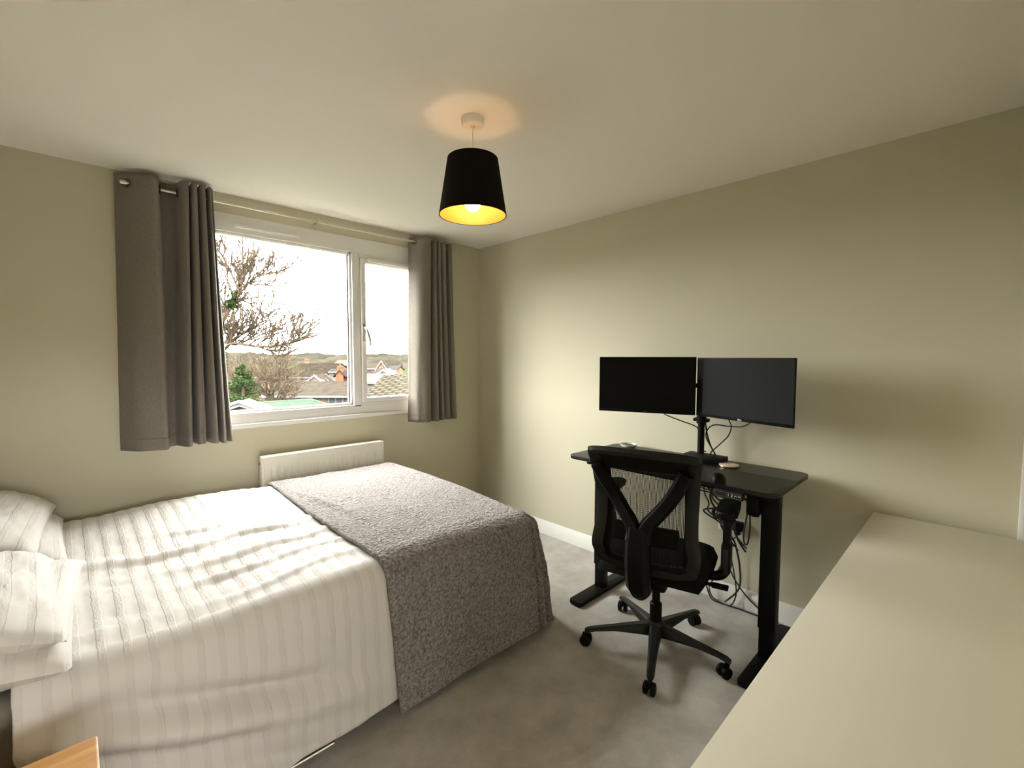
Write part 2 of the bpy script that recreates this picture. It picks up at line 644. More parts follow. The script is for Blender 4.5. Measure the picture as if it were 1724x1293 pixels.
# ------------------------------------------------------------------ curtain pole and curtains
t = thing('curtain_pole', 'thin steel curtain pole along the wall above the window', 'curtain pole', (-1.42, 0, 2.318))
b = B(); tube(b, [(-1.05, -0.09, 0), (1.075, -0.09, 0)], 0.0075, 14)
obj('rod', b, M_steel, t)
for sx in (-1.056, 1.085):
    b = B(); lathe(b, [(0.0, -0.012), (0.012, -0.012), (0.0135, 0.0), (0.012, 0.014), (0.0, 0.014)], (sx, -0.09, 0), 16, 'X')
    obj('finial', b, M_steel, t)
for sx in (-1.0, -0.06, 1.03):
    b = B(); tube(b, [(sx, -0.003, 0.0), (sx, -0.09, 0.0)], 0.005, 8)
    lathe(b, [(0.0, -0.006), (0.016, -0.006), (0.016, 0.0), (0.0, 0.0)], (sx, -0.0, 0), 14, 'Y')
    box(b, sx - 0.007, sx + 0.007, -0.102, -0.080, -0.014, 0.013, 0.003)
    obj('bracket', b, M_steel, t)


def curtain(name, label, ctrl, ztop, zbot, rings, seed, hem):
    root = thing(name, label, 'curtain', (ctrl[0][0], -0.09, zbot), 0, 'eyelet curtains at the window')
    off = Vector((ctrl[0][0], -0.09, zbot))
    top = smooth_path([(a, y, 0) for a, bb, y in ctrl], 6)
    bot = smooth_path([(bb, y * (0.93 if i % 2 else 1.03), 0) for i, (a, bb, y) in enumerate(ctrl)], 6)
    NU, NV = len(top) - 1, 46

    def fn(u, v):
        i = round(u * NU)
        k = v ** 1.15
        p = top[i].lerp(bot[i], k)
        wob = 0.007 * v * fbm(u * 7 + seed, v * 2.2, seed)
        z = ztop + (zbot - ztop) * v + hem * math.sin(u * 9 + seed) * v
        y = min(p.y + wob - 0.010 * v * v, -0.014)
        return (Vector((p.x + wob * 0.6, y, z)) - off)[:]
    bm = B()
    grid(bm, fn, NU, NV)
    cl = obj('cloth_panel', bm, M_curtain, root)
    solidify(cl, 0.004)
    # a stitched hem at the foot of the cloth
    bm = B()
    grid(bm, lambda u, v: tuple(Vector(fn(u, 0.955 + 0.004 * v)) + Vector((0, -0.003, 0))), NU, 1)
    h = obj('hem_stitch', bm, M_curtain, root)
    solidify(h, 0.003)
    for (rx, ry, ang) in rings:
        bm = B()
        lathe(bm, [(0.019 + 0.006 * math.cos(a), 0.004 * math.sin(a)) for a in [2 * PI * k / 8 for k in range(8)]], (0, 0, 0), 18, 'X', closed=True)
        bmesh.ops.rotate(bm, verts=bm.verts, cent=(0, 0, 0), matrix=Matrix.Rotation(ang, 3, 'Z'))
        bmesh.ops.translate(bm, verts=bm.verts, vec=Vector((rx, ry, 2.318)) - off)
        obj('eyelet', bm, mat('dark_eyelet', (0.12, 0.10, 0.085), 0.35, metal=0.9), root)
    return root


L = [(-2.506, -2.532, -0.030), (-2.480, -2.508, -0.066), (-2.43, -2.455, -0.112), (-2.375, -2.385, -0.140), (-2.340, -2.345, -0.132),
     (-2.328, -2.330, -0.085), (-2.318, -2.322, -0.046), (-2.280, -2.296, -0.034), (-2.250, -2.279, -0.052), (-2.238, -2.268, -0.112),
     (-2.222, -2.245, -0.146), (-2.203, -2.230, -0.135), (-2.194, -2.220, -0.050), (-2.188, -2.210, -0.050), (-2.184, -2.200, -0.135),
     (-2.172, -2.182, -0.148), (-2.162, -2.166, -0.130), (-2.157, -2.158, -0.050), (-2.152, -2.150, -0.050), (-2.146, -2.136, -0.138),
     (-2.132, -2.116, -0.150), (-2.122, -2.100, -0.120), (-2.118, -2.095, -0.050), (-2.112, -2.088, -0.052), (-2.106, -2.080, -0.130),
     (-2.100, -2.068, -0.142), (-2.094, -2.060, -0.115), (-2.091, -2.056, -0.060), (-2.088, -2.046, -0.062), (-2.086, -2.034, -0.11), (-2.082, -2.024, -0.09)]
curtain('eyelet_curtain', 'wide taupe grey eyelet curtain hanging left of the window', L, 2.376, 0.918,
        [(-2.458, -0.09, 0.6), (-2.327, -0.09, 0.1), (-2.247, -0.09, -0.2), (-2.194, -0.09, 0.0), (-2.157, -0.09, 0.0), (-2.119, -0.09, 0.0)], 3.1, 0.006)
R_ = [(-0.757, -0.786, -0.034), (-0.745, -0.776, -0.060), (-0.722, -0.752, -0.112), (-0.695, -0.725, -0.142), (-0.655, -0.685, -0.148), (-0.622, -0.645, -0.140), (-0.606, -0.622, -0.105),
      (-0.600, -0.612, -0.048), (-0.594, -0.604, -0.050), (-0.586, -0.594, -0.128), (-0.574, -0.572, -0.142), (-0.562, -0.548, -0.120), (-0.557, -0.541, -0.048), (-0.551, -0.534, -0.050),
      (-0.544, -0.526, -0.128), (-0.532, -0.512, -0.142), (-0.522, -0.498, -0.120), (-0.517, -0.492, -0.048), (-0.510, -0.484, -0.050), (-0.502, -0.476, -0.126), (-0.485, -0.456, -0.142),
      (-0.468, -0.440, -0.120), (-0.462, -0.434, -0.052), (-0.450, -0.420, -0.052), (-0.430, -0.396, -0.112), (-0.405, -0.366, -0.120), (-0.386, -0.345, -0.085), (-0.378, -0.337, -0.045)]
curtain('eyelet_curtain', 'bunched taupe grey eyelet curtain hanging right of the window', R_, 2.352, 0.902,
        [(-0.738, -0.09, 0.7), (-0.603, -0.09, 0.0), (-0.557, -0.09, 0.0), (-0.517, -0.09, 0.0), (-0.462, -0.09, 0.0), (-0.392, -0.09, -0.3)], 8.3, 0.004)

# ------------------------------------------------------------------ radiator
RX0, RX1, RZ0, RZ1 = -1.868, -1.035, 0.17, 0.790
t = thing('radiator', 'white panel radiator under the window behind the bed', 'radiator', (RX0, 0, RZ0))
W_, H_ = RX1 - RX0, RZ1 - RZ0
b = B()


def radface(u, v):
    x = 0.012 + u * (W_ - 0.024)
    z = 0.012 + v * (H_ - 0.022)
    inz = min(1, max(0, min(z - 0.045, H_ - 0.06 - z) / 0.02))
    inx = min(1, max(0, min(x - 0.045, W_ - 0.045 - x) / 0.01))
    s = math.sin((x - 0.05) * 2 * PI / 0.042)
    return (x, -0.102 + 0.0045 * inz * inx * max(-0.7, min(0.7, s)) / 0.7 - 0.002, z)


grid(b, radface, 240, 24)
obj('front_panel', b, M_rad, t)
b = B()
box(b, 0.0, W_, -0.108, -0.094, 0.0, 0.014, 0.004)
box(b, 0.0, 0.014, -0.108, -0.03, 0.0, H_ - 0.008, 0.004)
box(b, W_ - 0.014, W_, -0.108, -0.03, 0.0, H_ - 0.008, 0.004)
box(b, 0.004, W_ - 0.004, -0.036, -0.028, 0.01, H_ - 0.014, 0.002)
obj('casing', b, M_rad, t)
b = B(); box(b, 0.0, W_, -0.110, -0.028, H_ - 0.012, H_, 0.004)
for k in range(26):
    x = 0.05 + k * (W_ - 0.1) / 25
    box(b, x - 0.009, x + 0.009, -0.090, -0.048, H_ - 0.001, H_ + 0.0012, 0.0005)
obj('top_grille', b, M_rad, t)
b = B(); lathe(b, [(0, 0), (0.007, 0), (0.007, -0.003), (0.004, -0.003), (0.004, -0.006), (0, -0.006)], (0, -0.055, H_ - 0.05), 12, 'X')
obj('bleed_valve', b, mat('dark_brass', (0.12, 0.10, 0.07), 0.4, metal=0.8), t)
b = B()
for bx in (0.15, W_ - 0.18):
    b = B(); box(b, bx, bx + 0.03, -0.03, -0.001, 0.1, 0.5, 0.002)
    obj('wall_bracket', b, M_rad, t)
for x in (-0.03, W_ + 0.03):
    b = B(); tube(b, [(x, -0.06, 0.03), (x, -0.06, -RZ0)], 0.0075, 10)
    tube(b, [(x, -0.06, 0.03), (0.01 if x < 0 else W_ - 0.01, -0.06, 0.03)], 0.011, 10)
    obj('pipe', b, M_rad, t)

# ------------------------------------------------------------------ pendant lamp
LX, LY = -1.476, -1.713
t = thing('pendant_lamp', 'lit black tapered pendant lamp hanging from the ceiling', 'ceiling lamp', (LX, LY, H))
b = B(); lathe(b, [(0.0, 0.0), (0.047, 0.0), (0.048, -0.004), (0.046, -0.026), (0.043, -0.030), (0.010, -0.031), (0.008, -0.040), (0.0, -0.040)], seg=36)
obj('ceiling_rose', b, M_white, t)['label'] = 'white ceiling rose'
b = B(); tube(b, [(0, 0, -0.03), (0, 0, -0.235)], 0.0028, 8)
obj('cord', b, M_white, t)['label'] = 'thin white cord'
ZT, ZB = -0.163, -0.392
b = B(); lathe(b, [(0.1045, ZT), (0.1405, ZB), (0.1380, ZB), (0.1020, ZT)], seg=64, closed=True)
obj('shade', b, M_shade, t)
b = B(); lathe(b, [(0.1015, ZT + 0.001), (0.1372, ZB + 0.001), (0.1362, ZB + 0.001), (0.1005, ZT + 0.001)], seg=64, closed=True)
obj('shade_lining', b, M_gold, t)['label'] = 'gold shade lining'
b = B()
tube(b, [(0.024 * math.cos(2 * PI * k / 20), 0.024 * math.sin(2 * PI * k / 20), -0.232) for k in range(21)], 0.002, 6)
for k in range(3):
    a = 2 * PI * k / 3 + 0.5
    tube(b, [(0.024 * math.cos(a), 0.024 * math.sin(a), -0.232), (0.104 * math.cos(a), 0.104 * math.sin(a), ZT - 0.004)], 0.002, 6)
obj('shade_ring', b, M_white, t)
b = B(); lathe(b, [(0.0, -0.195), (0.013, -0.195), (0.016, -0.215), (0.017, -0.255), (0.021, -0.258), (0.021, -0.288), (0.0, -0.288)], seg=20)
obj('lamp_holder', b, M_white, t)
b = B(); lathe(b, [(0.0, -0.375)] + [(0.034 * math.sin(a), -0.338 - 0.037 * math.cos(a)) for a in [PI * k / 10 for k in range(1, 9)]] + [(0.013, -0.288), (0.0, -0.286)], seg=16)
obj('bulb', b, M_bulb, t)['label'] = 'glowing warm bulb'

# ------------------------------------------------------------------ bed
BX0, BX1, BY0, BY1 = -3.10, -1.075, -1.545, -0.125     # mattress
t = thing('bed', 'double bed with dark metal frame beneath the white duvet', 'bed', (BX0, BY0, 0))


def bl(x, y, z):
    return (x - BX0, y - BY0, z)


b = B(); box(b, 0, BX1 - BX0, 0, BY1 - BY0, 0.33, 0.545, 0.05, 4)
obj('mattress', b, M_matt, t)
b = B()
box(b, 0, BX1 - BX0, 0.0, 0.025, 0.24, 0.34, 0.004)
box(b, 0, BX1 - BX0, BY1 - BY0 - 0.025, BY1 - BY0, 0.24, 0.34, 0.004)
box(b, 0, 0.025, 0, BY1 - BY0, 0.24, 0.34, 0.004)
box(b, BX1 - BX0 - 0.025, BX1 - BX0, 0, BY1 - BY0, 0.24, 0.34, 0.004)
for k in range(12):
    x = 0.1 + k * 0.165
    box(b, x, x + 0.06, 0.02, BY1 - BY0 - 0.02, 0.31, 0.328, 0.003)
obj('frame', b, M_dark, t)
for x in (0.04, 1.0, BX1 - BX0 - 0.04):
    for y in (0.04, BY1 - BY0 - 0.04):
        b = B(); box(b, x - 0.022, x + 0.022, y - 0.022, y + 0.022, 0, 0.26, 0.004)
        obj('leg', b, M_dark, t)
b = B()
box(b, -0.05, -0.005, 0, BY1 - BY0, 0.10, 1.0, 0.012)
obj('headboard', b, M_matt, t)
b = B()
tube(b, [(0.62, -0.108, 0.034), (1.02, -0.108, 0.034)], 0.012, 12)
for x in (0.66, 0.98):
    tube(b, [(x, -0.108, 0.034), (x, 0.01, 0.06), (x, 0.02, 0.25)], 0.006, 8)
obj('side_rail', b, M_chrome, t)['label'] = 'polished chrome side rail'


def topz(x, y):
    """height of the made bed"""
    z = 0.612
    z += 0.020 * math.sin((y + 1.5) * 2.1)                     # fuller in the middle
    z += 0.030 * math.exp(-((x + 2.30) / 0.32) ** 2) * math.exp(-((y + 0.35) / 0.35) ** 2)
    z -= 0.022 * math.exp(-((x + 2.42) / 0.25) ** 2) * math.exp(-((y + 1.15) / 0.5) ** 2)
    z -= 0.022 * max(0, (x + 1.5) / 0.45) * max(0, min(1, (-y - 0.2) / 1.2))
    return z


def cloth(name, x0, x1, near_drop, far_y, foot_drop, lift, m, parent, label, wr, nu, nv, seed, thick, hemfn=None, folds=1.0, cat='bedding', leftfn=None):
    """a cloth lying on the bed: x0..x1 along it, hanging over the near side and, past x1, over the foot"""
    NY = -1.545          # where the near side begins to fall
    r = 0.085
    Ltop = far_y - NY
    Lside = near_drop
    Lx = x1 - x0
    Lfoot = foot_drop

    def fall(d, zt):
        """distance past the edge -> (outward, drop)"""
        q = r * PI / 2
        if d < q:
            a = d / r
            return r * math.sin(a), r * (1 - math.cos(a))
        e = d - q
        return r + 0.10 * e + 0.04 * e * e, r + e

    def fn(u, v):
        s = u * (Lx + Lfoot)
        tt = v * (Ltop + Lside)
        lx = leftfn(v) if leftfn else 0.0
        x = x0 + lx * max(0.0, 1 - s / 0.5) + s
        y = far_y - tt
        ds = max(0.0, s - Lx)
        dt = max(0.0, tt - Ltop)
        xe, ye = min(x, x1), max(y, NY)
        zt = topz(xe, ye) + lift
        edge = max(0.0, 1 - (far_y - ye) / 0.10)
        zt -= 0.055 * edge * edge                              # far edge rolls over
        if ds <= 0 and dt <= 0:
            px, py, pz = xe, ye, zt
            n = Vector((0, 0, 1))
        else:
            p = 7.0
            d = (ds ** p + dt ** p) ** (1 / p)
            if hemfn:
                d = d * hemfn(u, v)
            o, dr = fall(d, zt)
            an = math.atan2(dt, ds + 1e-9)
            if ds <= 0:
                an = PI / 2
            n = Vector((math.cos(an), -math.sin(an), 0))
            o += lift * min(1.0, dr / 0.05)
            px, py, pz = xe + n.x * o, ye + n.y * o, zt - dr
            rip = folds * min(1, d / 0.35)
            if ds > 0 and dt > 0:
                k = rip * (0.030 * math.sin(an * 11 + seed) + 0.014 * math.sin(an * 19 + 1.3))
            else:
                along = px if ds <= 0 else py
                k = rip * (0.014 * math.sin(along * 5.2 + 1.0) + 0.008 * fbm(along * 2.2, pz * 1.2, 1.0))
            px += n.x * k
            py += n.y * k
        dd = wr(px, py, pz, n, s, tt)
        px += n.x * dd
        py += n.y * dd
        pz += (n.z * dd if n.z > 0.5 else 0)
        if pz < 0.022:
            sp = 0.022 - pz
            px += n.x * sp * 0.5
            py += n.y * sp * 0.5
            pz = 0.022 + 0.01 * math.sin(px * 30 + py * 21) ** 2
        return (px, py, pz)

    org = Vector(((x0 + x1) / 2, NY, 0.0))
    bm = B()
    grid(bm, lambda u, v: tuple(Vector(fn(u, v)) - org), nu, nv, uvfn=lambda u, v: (u * (Lx + Lfoot), v * (Ltop + Lside)))
    o = obj(name, bm, m)
    o.location = org
    tag(o, label, cat)
    solidify(o, thick)
    return o


def duvet_wrinkle(px, py, pz, n, s, tt):
    top = 1.0 if n.z > 0.5 else 0.0
    d = 0.0
    # creases that run along the bed, strongest in the middle of the top
    if top:
        m_ = math.exp(-((py + 1.12) / 0.34) ** 2)
        ph = py * 33 + 4.5 * fbm(px * 1.2, py * 1.5, 2.0) - px * 2.5
        c = math.sin(ph)
        d += m_ * 0.017 * (max(0, c) ** 2.0 * 1.6 - 0.5) * (0.75 + 1.1 * fbm(px * 2.5, py * 2.0, 5))
        d += 0.007 * fbm(px * 3.0, py * 6.0, 1.0)
        d += 0.0016 * math.sin(px * 2 * PI / 0.056 + 1.5 * fbm(px * 3, py * 3, 4)) * (1 - m_ * 0.3)
    else:
        # long folds sweeping from the pillow corner down towards the foot
        q = pz + 0.42 * (px + 2.85) - 0.10 * (px + 2.85) ** 2
        am = 0.027 * max(0.0, min(1, (0.60 - pz) / 0.25)) * max(0.15, min(1.0, (-1.85 - px) / 0.5))
        d += am * (math.sin(q * 30 + 1.2 * fbm(px * 1.4, pz * 1.5, 3)) + 0.5 * math.sin(q * 53 + 1))
        d += 0.004 * fbm(px * 5, pz * 5, 9)
    d *= min(1.0, max(0.1, (-1.80 - px) / 0.12)) if px > -1.92 else 1.0
    d += 0.0016 * fbm(px * 26, (py + pz) * 12, 7)
    return d


cloth('duvet', -2.865, -1.30, 0.578, -0.125, 0.0, 0.0, M_duvet, None, 'white seersucker striped duvet spread over the bed', duvet_wrinkle, 230, 210, 0.4, 0.012,
      hemfn=lambda u, v: 1.0 - 0.02 * math.sin(u * 9) - (0.05 * max(0, 0.12 - u) / 0.12), folds=0.7, cat='duvet', leftfn=lambda v: 0.03 * v)


def throw_wrinkle(px, py, pz, n, s, tt):
    d = 0.007 * fbm(px * 3.2, py * 3.2 + pz * 2, 11) + 0.003 * fbm(px * 30, (py + pz) * 30, 13)
    if n.z > 0.5:
        d += 0.016 * math.exp(-((px + 1.775 + 0.16 * (py + 0.9)) / 0.022) ** 2) * math.exp(-((py + 0.85) / 0.30) ** 2)
    return d


cloth('throw_blanket', -1.850, -1.065, 0.625, -0.120, 0.62, 0.020, M_throw, None, 'grey teddy fleece throw draped over the foot of the bed', throw_wrinkle, 190, 220, 1.1, 0.014,
      hemfn=lambda u, v: 1.0 + 0.03 * math.sin(u * 7 + 1), cat='throw', leftfn=lambda v: (-0.045 * math.sin(min(1, v * 1.15) * PI) + 0.012 * min(1, v * 1.4)))


def pillow(cx, cy, cz, L_, W2, th, rx, ry, rz, label, seed):
    bm = B()

    def fn(u, v, sgn):
        x, y = u * 2 - 1, v * 2 - 1
        e = max(0, 1 - abs(x) ** 3.2) ** 0.55 * max(0, 1 - abs(y) ** 3.2) ** 0.55
        k = 1 - 0.045 * (1 - abs(y) ** 2) * abs(x) ** 4 - 0.0
        k2 = 1 - 0.045 * (1 - abs(x) ** 2) * abs(y) ** 4
        z = sgn * th / 2 * e
        wr = 0.012 * fbm(x * 2.2 + seed, y * 2.2, seed) * e ** 0.5 + 0.006 * abs(fbm(x * 7, y * 5, seed + 3)) * e ** 0.3
        return (x * L_ / 2 * k, y * W2 / 2 * k2, z + wr)
    grid(bm, lambda u, v: fn(u, v, 1), 44, 44, uvfn=lambda u, v: (u * L_, v * W2))
    grid(bm, lambda u, v: fn(u, v, -1), 44, 44, uvfn=lambda u, v: (u * L_, v * W2))
    bmesh.ops.remove_doubles(bm, verts=bm.verts, dist=0.002)
    o = obj('pillow', bm, M_duvet)
    o.location = (cx, cy, cz)
    o.rotation_euler = (rx, ry, rz)
    tag(o, label, 'pillow', 'white pillows at the head of the bed')
    return o


pillow(-2.965, -0.50, 0.665, 0.44, 0.72, 0.16, 0.0, 0.16, 0.03, 'white pillow by the window wall, lower of its pair', 1.0)
pillow(-2.985, -0.52, 0.778, 0.40, 0.72, 0.14, 0.02, 0.40, -0.05, 'white pillow by the window wall, upper of its pair', 5.0)
pillow(-2.945, -1.25, 0.660, 0.46, 0.74, 0.15, 0.05, 0.12, -0.04, 'white pillow nearest the bedside table, lower of its pair', 9.0)
pillow(-2.960, -1.23, 0.732, 0.42, 0.72, 0.14, 0.0, 0.30, 0.05, 'white pillow nearest the bedside table, upper of its pair', 13.0)

# ------------------------------------------------------------------ bedside table
t = thing('bedside_table', 'honey pine bedside table beside the head of the bed', 'bedside table', (-2.90, -2.09, 0))
b = B(); prism(b, round_rect(-0.205, 0.205, -0.205, 0.205, 0.006, 3), 0.556, 0.578, 0.003)
obj('table_top', b, M_bedside, t)
b = B()
box(b, -0.185, 0.165, -0.185, -0.167, 0.08, 0.556, 0.002)
box(b, -0.185, 0.165, 0.167, 0.185, 0.08, 0.556, 0.002)
box(b, -0.185, -0.170, -0.167, 0.167, 0.08, 0.556)
box(b, -0.170, 0.165, -0.167, 0.167, 0.08, 0.10)
obj('cabinet_body', b, M_bedside, t)
for z0, z1 in ((0.42, 0.545), (0.11, 0.41)):
    b = B(); box(b, 0.165, 0.185, -0.180, 0.180, z0, z1, 0.004)
    d = obj('drawer', b, M_bedside, t)
    b = B(); lathe(b, [(0, 0.0), (0.008, 0.0), (0.008, 0.012), (0.016, 0.018), (0.015, 0.028), (0, 0.030)], (0.185, 0, (z0 + z1) / 2), 16, 'X')
    obj('knob', b, M_bedside, d)
for x in (-0.165, 0.165):
    for y in (-0.165, 0.165):
        b = B(); tube(b, [(x, y, 0.0), (x, y, 0.085)], [0.016, 0.02], 12)
        obj('foot', b, M_bedside, t)

# ------------------------------------------------------------------ chest of drawers in the foreground
DX0, DX1, DY0, DY1, DH = -2.14, -0.030, -3.39, -2.893, 0.70
t = thing('chest_of_drawers', 'wide white laminate chest of drawers in the foreground', 'chest of drawers', ((DX0 + DX1) / 2, (DY0 + DY1) / 2, 0))
hx, hy = (DX1 - DX0) / 2, (DY1 - DY0) / 2
b = B(); box(b, -hx, hx, -hy, hy, DH - 0.028, DH, 0.0015)
obj('worktop', b, M_dresser, t)
b = B()
for x in (-hx + 0.004, -0.009, hx - 0.022):
    box(b, x, x + 0.018, -hy + 0.004, hy - 0.024, 0.0, DH - 0.028)
box(b, -hx + 0.02, hx - 0.02, -hy + 0.004, -hy + 0.012, 0.03, DH - 0.028)
box(b, -hx + 0.02, hx - 0.02, -hy + 0.012, hy - 0.03, 0.03, 0.045)
obj('carcass', b, M_dresser, t)
for k, (x0, x1) in enumerate(((-hx + 0.003, -0.002), (0.002, hx - 0.003))):
    for z0, z1 in ((0.05, 0.255), (0.260, 0.465), (0.470, 0.668)):
        b = B(); box(b, x0, x1, hy - 0.022, hy - 0.004, z0, z1, 0.002)
        obj('drawer', b, M_dresser, t)

# ------------------------------------------------------------------ sit-stand desk
DZ = 0.84
DXB, DXF, DYL, DYR = -0.058, -0.592, -1.515, -2.640
t = thing('standing_desk', 'black sit-stand desk against the right wall', 'desk', (-0.325, -2.08, 0))


def dl(x, y):
    return (x + 0.325, y + 2.08)


xs = -0.272      # seam between the two boards
out = [(p[0], p[1]) for p in round_rect(DXF, DXB, DYR, DYL, 0.045, 6)]
back = [dl(max(x, xs + 0.001), y) for x, y in out]
front = [dl(min(x, xs - 0.001), y) for x, y in out]


def uniq(o):
    r = []
    for q in o:
        if not r or (abs(q[0] - r[-1][0]) + abs(q[1] - r[-1][1])) > 1e-5:
            r.append(q)
    return r


for nm, o2 in (('desktop_board', back), ('desktop_board', front)):
    b = B(); prism(b, uniq(o2), DZ - 0.020, DZ, 0.0025)
    obj(nm, b, M_desk, t)
b = B()
for x in (-0.40, -0.46):
    box(b, *[x + 0.325 - 0.012, x + 0.325 + 0.012], DYR + 2.08 + 0.05, DYL + 2.08 - 0.10, DZ - 0.062, DZ - 0.022, 0.003)
for y in (-1.655, -2.577):
    box(b, -0.225, 0.225, y + 2.08 - 0.03, y + 2.08 + 0.03, DZ - 0.045, DZ - 0.021, 0.003)
obj('frame', b, M_blackm, t)
for y in (-1.655, -2.577):
    x, yy = dl(-0.43, y)
    b = B(); box(b, x - 0.030, x + 0.030, yy - 0.036, yy + 0.036, 0.166, DZ - 0.04, 0.005)
    leg = obj('leg', b, M_blackm, t)
    b = B(); box(b, x - 0.026, x + 0.026, yy - 0.031, yy + 0.031, 0.025, 0.18, 0.004)
    obj('inner_column', b, M_blackm, leg)
    b = B(); prism(b, round_rect(-0.692 + 0.325, -0.085 + 0.325, yy - 0.042, yy + 0.042, 0.018, 4), 0.006, 0.030, 0.004)
    obj('foot', b, M_blackm, t)
    for fx in (-0.66, -0.12):
        b = B(); lathe(b, [(0, 0), (0.016, 0), (0.016, 0.008), (0, 0.008)], (fx + 0.325, yy, 0), 14)
        obj('glide', b, M_black, t)
b = B(); x, yy = dl(-0.43, -2.507)
box(b, x - 0.045, x + 0.045, yy - 0.027, yy + 0.027, 0.69, DZ - 0.025, 0.008)
lathe(b, [(0, 0), (0.022, 0), (0.018, -0.014), (0, -0.014)], (x, yy, 0.692), 16)
obj('motor_housing', b, M_black, t)
b = B(); x, yy = dl(-0.583, -2.44)
box(b, x - 0.006, x + 0.03, yy - 0.062, yy + 0.062, 0.779, 0.8195, 0.003)
pn = obj('control_panel', b, M_greyplastic, t)
M_print = mat('pale_button_print', (0.75, 0.74, 0.68), 0.5)
b = B()
fx = x - 0.0068


def stroke(bm, pts, wd=0.0016):
    for (y0, z0), (y1, z1) in zip(pts[:-1], pts[1:]):
        d = Vector((0, y1 - y0, z1 - z0))
        n = Vector((0, -d.z, d.y)).normalized() * wd / 2
        e = d.normalized() * wd * 0.4
        a, c = Vector((fx, y0, z0)) - e, Vector((fx, y1, z1)) + e
        vs = [bm.verts.new(q) for q in (a - n, c - n, c + n, a + n)]
        bm.faces.new(vs)


zc = 0.798
for k, sh in enumerate(('1', '2', 'up', 'down')):
    y0 = yy - 0.003 - 0.0155 * k
    s = 0.0052
    if sh == '1':
        stroke(b, [(y0 + 0.002, zc + s * .6), (y0, zc + s), (y0, zc - s)])
    elif sh == '2':      # seen from the -x side, +y lies to the left
        stroke(b, [(y0 + 0.003, zc + s), (y0 - 0.003, zc + s), (y0 - 0.003, zc), (y0 + 0.003, zc), (y0 + 0.003, zc - s), (y0 - 0.003, zc - s)])
    elif sh == 'up':
        stroke(b, [(y0 + 0.0045, zc - .002), (y0, zc + .003), (y0 - 0.0045, zc - .002)], 0.0022)
    else:
        stroke(b, [(y0 + 0.0045, zc + .003), (y0, zc - .002), (y0 - 0.0045, zc + .003)], 0.0022)
obj('button_print', b, M_print, pn)['label'] = 'pale 1, 2, up and down button symbols'
b = B()
zt_, zb_ = zc + 0.0105, zc - 0.0105
stroke(b, [(yy + 0.006, zt_), (yy - 0.057, zt_), (yy - 0.057, zb_), (yy + 0.006, zb_), (yy + 0.006, zt_)], 0.0009)
stroke(b, [(yy + 0.058, zt_), (yy + 0.012, zt_)], 0.0006)
stroke(b, [(yy + 0.058, zt_), (yy + 0.058, zb_), (yy + 0.012, zb_)], 0.0009)
obj('panel_outline', b, mat('olive_grey_print', (0.30, 0.29, 0.22), 0.5), pn)

# ------------------------------------------------------------------ monitors on a twin arm
def monitor(name, label, c, yaw, tl, screen_mat, badge_mat):
    """c: centre of the front face; yaw: direction of the picture's rightward edge in the plan"""
    root = thing(name, label, 'monitor', (c[0], c[1], c[2] - 0.1615), yaw, 'monitors on the twin arm')
    # local frame: +x runs to the viewer's right, -y faces the viewer
    w2, h = 0.27, 0.323
    b = B(); box(b, -w2, w2, 0.0, 0.009, 0, h, 0.002)
    case = obj('casing', b, M_black, root)
    b = B(); box(b, -w2 + 0.004, w2 - 0.004, -0.0006, 0.001, 0.016, h - 0.004, 0.0)
    obj('screen', b, screen_mat, root, smooth=False)
    b = B(); box(b, -w2 + 0.10, w2 - 0.10, 0.007, 0.045, 0.04, h - 0.09, 0.012)
    obj('rear_housing', b, M_black, root)
    b = B()
    # small block letters of the badge in the lower bezel
    ww = 0.0040
    z0, z1 = 0.0045, 0.0110

    def st(pts, wd=0.0013):
        for (x0_, q0), (x1_, q1) in zip(pts[:-1], pts[1:]):
            d = Vector((x1_ - x0_, 0, q1 - q0))
            n = Vector((-d.z, 0, d.x)).normalized() * wd / 2
            a, e = Vector((x0_, -0.0008, q0)), Vector((x1_, -0.0008, q1))
            b.faces.new([b.verts.new(v) for v in (a - n, e - n, e + n, a + n)])
    x = -0.0115
    if tl == 'D':
        zm = (z0 + z1) / 2
        st([(x, z0), (x, z1), (x + .003, z1), (x + .0045, zm), (x + .003, z0), (x, z0)])
        x += .0062
        st([(x + .0045, z1), (x, zm), (x + .0045, z0)]); st([(x, zm), (x + .0045, zm)])
        x += .0062
        st([(x, z1), (x, z0), (x + .004, z0)])
        x += .0058
        st([(x, z1), (x, z0), (x + .004, z0)])
    obj('badge', b, badge_mat, root, recalc=False)['label'] = 'small maker badge in the lower bezel'
    return root


m1 = monitor('monitor', 'left hand black monitor, screen darker', (-0.328, -1.8703, 1.2613), -1.2113, 'D', M_screen, mat('dim_badge', (0.10, 0.09, 0.08), 0.5, metal=0.5))
m2 = monitor('monitor', 'right hand black monitor, screen reflecting the room and turned to face the chair', (-0.2757, -2.3731, 1.2573), -1.8543, 'D', M_screen_matte, mat('bright_badge', (0.9, 0.88, 0.8), 0.35))

